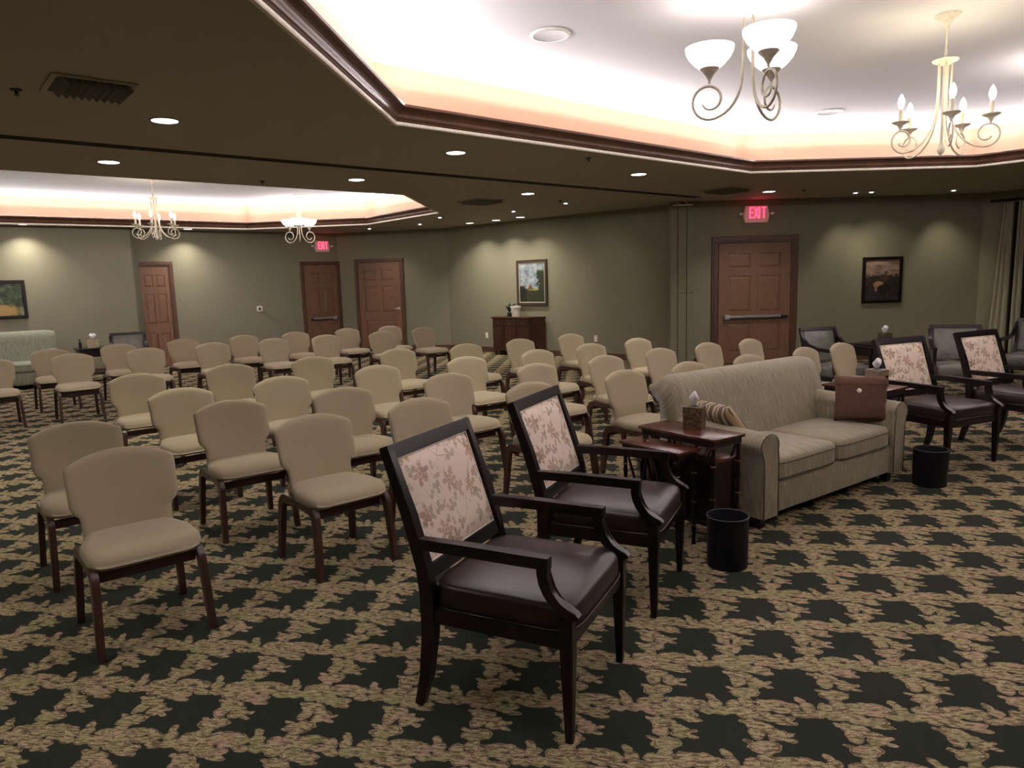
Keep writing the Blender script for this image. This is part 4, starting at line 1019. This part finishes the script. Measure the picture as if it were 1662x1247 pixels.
for x in (-cwid/2+.22, cwid/2-.22): bm = bmesh.new(); lathe(bm, [(.02, 0), (.03, .05), (.025, .10)], 10, (x, cd-.08, 0)); mesh_obj('foot', bm, CONSW, con)
mw = con.matrix_basis
P = mw @ Vector((.00, .17, ch+.001))
pot = thing('white_bucket', 'white plastic bucket standing on the console under the painting', 'bucket', P)
bm = bmesh.new(); lathe(bm, [(0.0001, 0), (.085, 0), (.112, .19), (.120, .19), (.120, .225), (.112, .225), (.108, .20), (.082, .01), (0.0001, .01)], 26); mesh_obj('body', bm, WHITEP, pot, True)
P = mw @ Vector((.20, .16, ch+.001))
pl = thing('potted_orchid', 'small dark orchid plant in a dark pot left of the white bucket', 'plant', P)
bm = bmesh.new(); box(bm, -.05, .05, -.05, .05, 0, .09, .006); mesh_obj('pot', bm, BLACKP, pl)
GREENL = plain('dark_leaf', (0.012, 0.022, 0.010, 1), .5)
for k, (dx, dy, dz) in enumerate(((.15, .02, .27), (-.10, .03, .22), (.06, -.06, .24), (.10, .06, .19), (-.04, .07, .25), (.02, .02, .30))):
    bm = bmesh.new(); pts = [Vector((0, 0, .08)).lerp(Vector((dx, dy, dz)), t/6)+Vector((0, 0, .05*sin(t/6*pi))) for t in range(7)]; rad = [.004, .014, .024, .028, .024, .014, .003]
    tube(bm, pts, rad, 6)
    for v in bm.verts: v.co.y = v.co.y*1.0
    mesh_obj('leaf', bm, GREENL, pl, 'all')

# ------------------------------------------------------------------ lounge chairs along the walls
def m_lounge(name, c):
    t = NT(name); n = t.noise(t.obj(), 9, 3); t.base(t.ramp(n, [(.3, [x*.6 for x in c[:3]]+[1]), (.7, c)]), .35, .5); return t.m
LG = m_lounge('grey_satin_upholstery', (0.15, 0.15, 0.125, 1))
def lounge_proto():
    r = thing('lounge_chair', 'x', 'lounge chair')
    bm = bmesh.new(); rings = []
    for f, z in ((.97, .30), (1, .32), (1, .40), (.96, .43), (.7, .445), (.2, .45)): rings.append(superring(.26*f, .26*f, z, 32, 6, 0, .03))
    loft(bm, rings); mesh_obj('seat', bm, LG, r, 'all')
    bm = bmesh.new(); box(bm, -.27, .27, -.25, .30, .25, .31, .008); mesh_obj('seat_frame', bm, BLACKW, r)
    # back: dark frame with grey inset
    def bpt(x, s): return (-.27-.12*s, .44+.42*s)
    for x0, x1 in ((-.28, -.235), (.235, .28)):
        bm = bmesh.new(); prism(bm, strip([(-.24, .25), (-.27, .45), (-.385, .86)], [.05, .045, .035]), x0, x1, 'x', .003)
        mesh_obj('back_post', bm, BLACKW, r, True)
    bm = bmesh.new(); prism(bm, strip([(-.380, .842), (-.393, .885)], [.035, .032]), -.285, .285, 'x', .003); mesh_obj('top_rail', bm, BLACKW, r, True)
    bm = bmesh.new(); G = []
    for i in range(9):
        row = []
        for j in range(11):
            x = -.237+.474*j/10; s = i/8; row.append(bm.verts.new((x, -.275-.105*s+.02*(1-abs(2*j/10-1)**4)*(1-abs(2*s-1)**4)+.005, .46+.385*s)))
        G.append(row)
    for i in range(8):
        for j in range(10): bm.faces.new((G[i][j], G[i][j+1], G[i+1][j+1], G[i+1][j]))
    mesh_obj('back_cushion', bm, LG, r, 'all')
    bm = bmesh.new(); box(bm, -.237, .237, -.33, -.31, .45, .85, .004); 
    for v in bm.verts: v.co.y += -(v.co.z-.45)*.25+.03
    mesh_obj('outer_back', bm, BLACKW, r)
    for sx in (-1, 1):
        bm = bmesh.new(); a, b = sorted((sx*.30, sx*.262)); prism(bm, strip([(-.37, .84), (-.32, .74), (-.22, .665), (-.05, .635), (.20, .63), (.27, .63)], [.03, .036, .04, .042, .042, .04]), a, b, 'x', .004); ar = mesh_obj('armrest', bm, BLACKW, r, True)
        bm = bmesh.new(); prism(bm, strip([(.245, .62), (.235, .52), (.25, .42), (.27, .30)], [.035, .03, .032, .035]), a, b, 'x', .003); mesh_obj('arm_support', bm, BLACKW, ar, True)
        for y in (.27, -.25):
            bm = bmesh.new(); X = sx*.272; yy = y+(0 if y > 0 else -.0); loft(bm, [[(X-h, yy+dy-h, z), (X+h, yy+dy-h, z), (X+h, yy+dy+h, z), (X-h, yy+dy+h, z)] for z, h, dy in ((0, .014, (.0 if y > 0 else -.05)), (.31, .022, 0))]); mesh_obj('leg', bm, BLACKW, r)
    return r
lp_ = lounge_proto()
for i, (x, y, a, lab) in enumerate(((4.15, 9.05, 18, 'dark framed lounge chair with grey back near the wide exit door'), (5.52, 8.80, -24, 'dark framed lounge chair with grey back below the dusky painting, between floral armchairs'),
                                    (6.95, 9.55, -52, 'dark framed grey lounge chair by the curtain at the right edge'), (-6.80, 12.80, 30, 'dark framed grey lounge chair beside the leftmost door'))):
    c = lp_ if i == 0 else copy_tree(lp_)
    c.location = (x, y, 0); c.rotation_euler = (0, 0, face_rot(a)); tag(c, lab, 'lounge chair', 'dark framed grey lounge chairs')
def end_table(label, x, y, a, sx, sy, h):
    r = thing('end_table', label, 'table', (x, y, 0), radians(a))
    bm = bmesh.new(); box(bm, -sx/2, sx/2, -sy/2, sy/2, h-.03, h, .006); mesh_obj('tabletop', bm, BLACKW, r)
    bm = bmesh.new(); box(bm, -sx/2+.03, sx/2-.03, -sy/2+.03, sy/2-.03, h-.16, h-.031, .003); dr = mesh_obj('drawer_case', bm, BLACKW, r)
    bm = bmesh.new(); box(bm, -sx/2+.04, sx/2-.04, -sy/2+.04, sy/2-.04, .14, .16, .003); mesh_obj('shelf', bm, BLACKW, r)
    for X in (-1, 1):
        for Y in (-1, 1): bm = bmesh.new(); cx, cy = X*(sx/2-.05), Y*(sy/2-.05); box(bm, cx-.02, cx+.02, cy-.02, cy+.02, 0, h-.15, .003); mesh_obj('leg', bm, BLACKW, r)
end_table('dark end table with a tissue box between two grey lounge chairs', 5.03, 9.78, 20, .62, .5, .62)
tissue_box('olive tissue box on the dark end table under the dusky painting', 5.08, 9.72, .6205, 20, .13, .14, m_box('olive_box', (0.05, 0.045, 0.02, 1), (0.09, 0.08, 0.04, 1)), 1.1)
end_table('dark end table between the pale green sofa and the leftmost door', -7.72, 13.30, 40, .60, .5, .62)
tissue_box('cream tissue box on the end table by the pale green sofa', -7.70, 13.24, .6205, 10, .15, .15, m_box('cream_box', (0.42, 0.34, 0.22, 1), (0.5, 0.42, 0.28, 1)), 1.25)
r = thing('lotion_bottle', 'slim dark bottle beside the cream tissue box', 'bottle', (-7.88, 13.14, .6205))
bm = bmesh.new(); lathe(bm, [(0.0001, 0), (.022, 0), (.024, .01), (.024, .11), (.010, .125), (.010, .15), (0.0001, .15)], 14); mesh_obj('bottle_body', bm, BLACKP, r, True)
bm = bmesh.new(); lathe(bm, [(.013, .15), (.013, .17), (0.0001, .172)], 12); mesh_obj('cap', bm, BLACKP, r, True)

# ------------------------------------------------------------------ window and curtains at the right
win = wall_thing('window_1', '', '', *RGT, 1.75, 0, kind='structure', lift=.004)
bm = bmesh.new()
for x0, x1, z0, z1 in ((-1.2, -1.12, .25, 2.55), (1.12, 1.2, .25, 2.55), (-1.2, 1.2, .25, .33), (-1.2, 1.2, 2.47, 2.55), (-.03, .03, .3, 2.5)): box(bm, x0, x1, 0, .05, z0, z1, .004)
mesh_obj('window_frame', bm, CASEW, win)
GL = NT('night_window_glass'); GL.base((0.006, 0.007, 0.009, 1), .05, .6)
for x0, x1 in ((-1.13, -.03), (.03, 1.13)):
    bm = bmesh.new(); box(bm, x0, x1, .01, .02, .3, 2.5); mesh_obj('pane', bm, GL.m, win)
CURT = NT('sheer_curtain_cream'); CURT.base(CURT.ramp(CURT.noise(CURT.mapping(CURT.obj(), scale=(30, 30, 1)), 2, 3), [(.3, (0.62, 0.58, 0.43, 1)), (.7, (0.80, 0.76, 0.60, 1))]), .8, .2); CURT = CURT.m
DRAP = plain('dark_drape', (0.055, 0.045, 0.03, 1), .8)
def curtain(label, s0t, s1t, s0b, s1b, mat, folds, dist, group=None):
    A, e, n = on_wall(*RGT)
    bm = bmesh.new(); G = []; N = folds*8
    for i in range(19):
        t = i/18; z = 2.70-(2.68)*t; row = []
        for th in (0,):
            for j in range(N+1):
                q = j/N; s = (s0t+(s1t-s0t)*q)*(1-t)+(s0b+(s1b-s0b)*q)*t
                d = dist+.03*sin(q*folds*2*pi+.6*t)+.01*sin(q*folds*5+3*t)
                P = A+e*s+n*d; row.append(bm.verts.new((P.x, P.y, z)))
        G.append(row)
    for i in range(18):
        for j in range(N): bm.faces.new((G[i][j], G[i][j+1], G[i+1][j+1], G[i+1][j]))
    bmesh.ops.solidify(bm, geom=bm.faces[:], thickness=.004)
    o = mesh_obj('curtain', bm, mat, None, 'all'); return tag(o, label, 'curtain', group)
curtain('cream floor length curtain panel nearest the wall corner at the right', .36, .50, .22, .50, CURT, 3, .10)
curtain('dark drape hanging between the two cream curtain panels', .51, .575, .51, .55, DRAP, 2, .05)
curtain('narrow cream curtain panel at the right edge of the frame', .58, .68, .56, .72, CURT, 2, .11)
r = wall_thing('curtain_rod', 'dark curtain rod just under the soffit at the right edge', 'curtain rod', *RGT, 1.3, 2.74)
bm = bmesh.new(); tube(bm, [(-1.15, .10, 0), (1.15, .10, 0)], .022, 10); mesh_obj('rod', bm, BLACKW, r, True)
for x in (-1.1, 1.1):
    bm = bmesh.new(); tube(bm, [(x, 0, 0), (x, .10, 0)], .010, 6); mesh_obj('rod_bracket', bm, BLACKW, r)
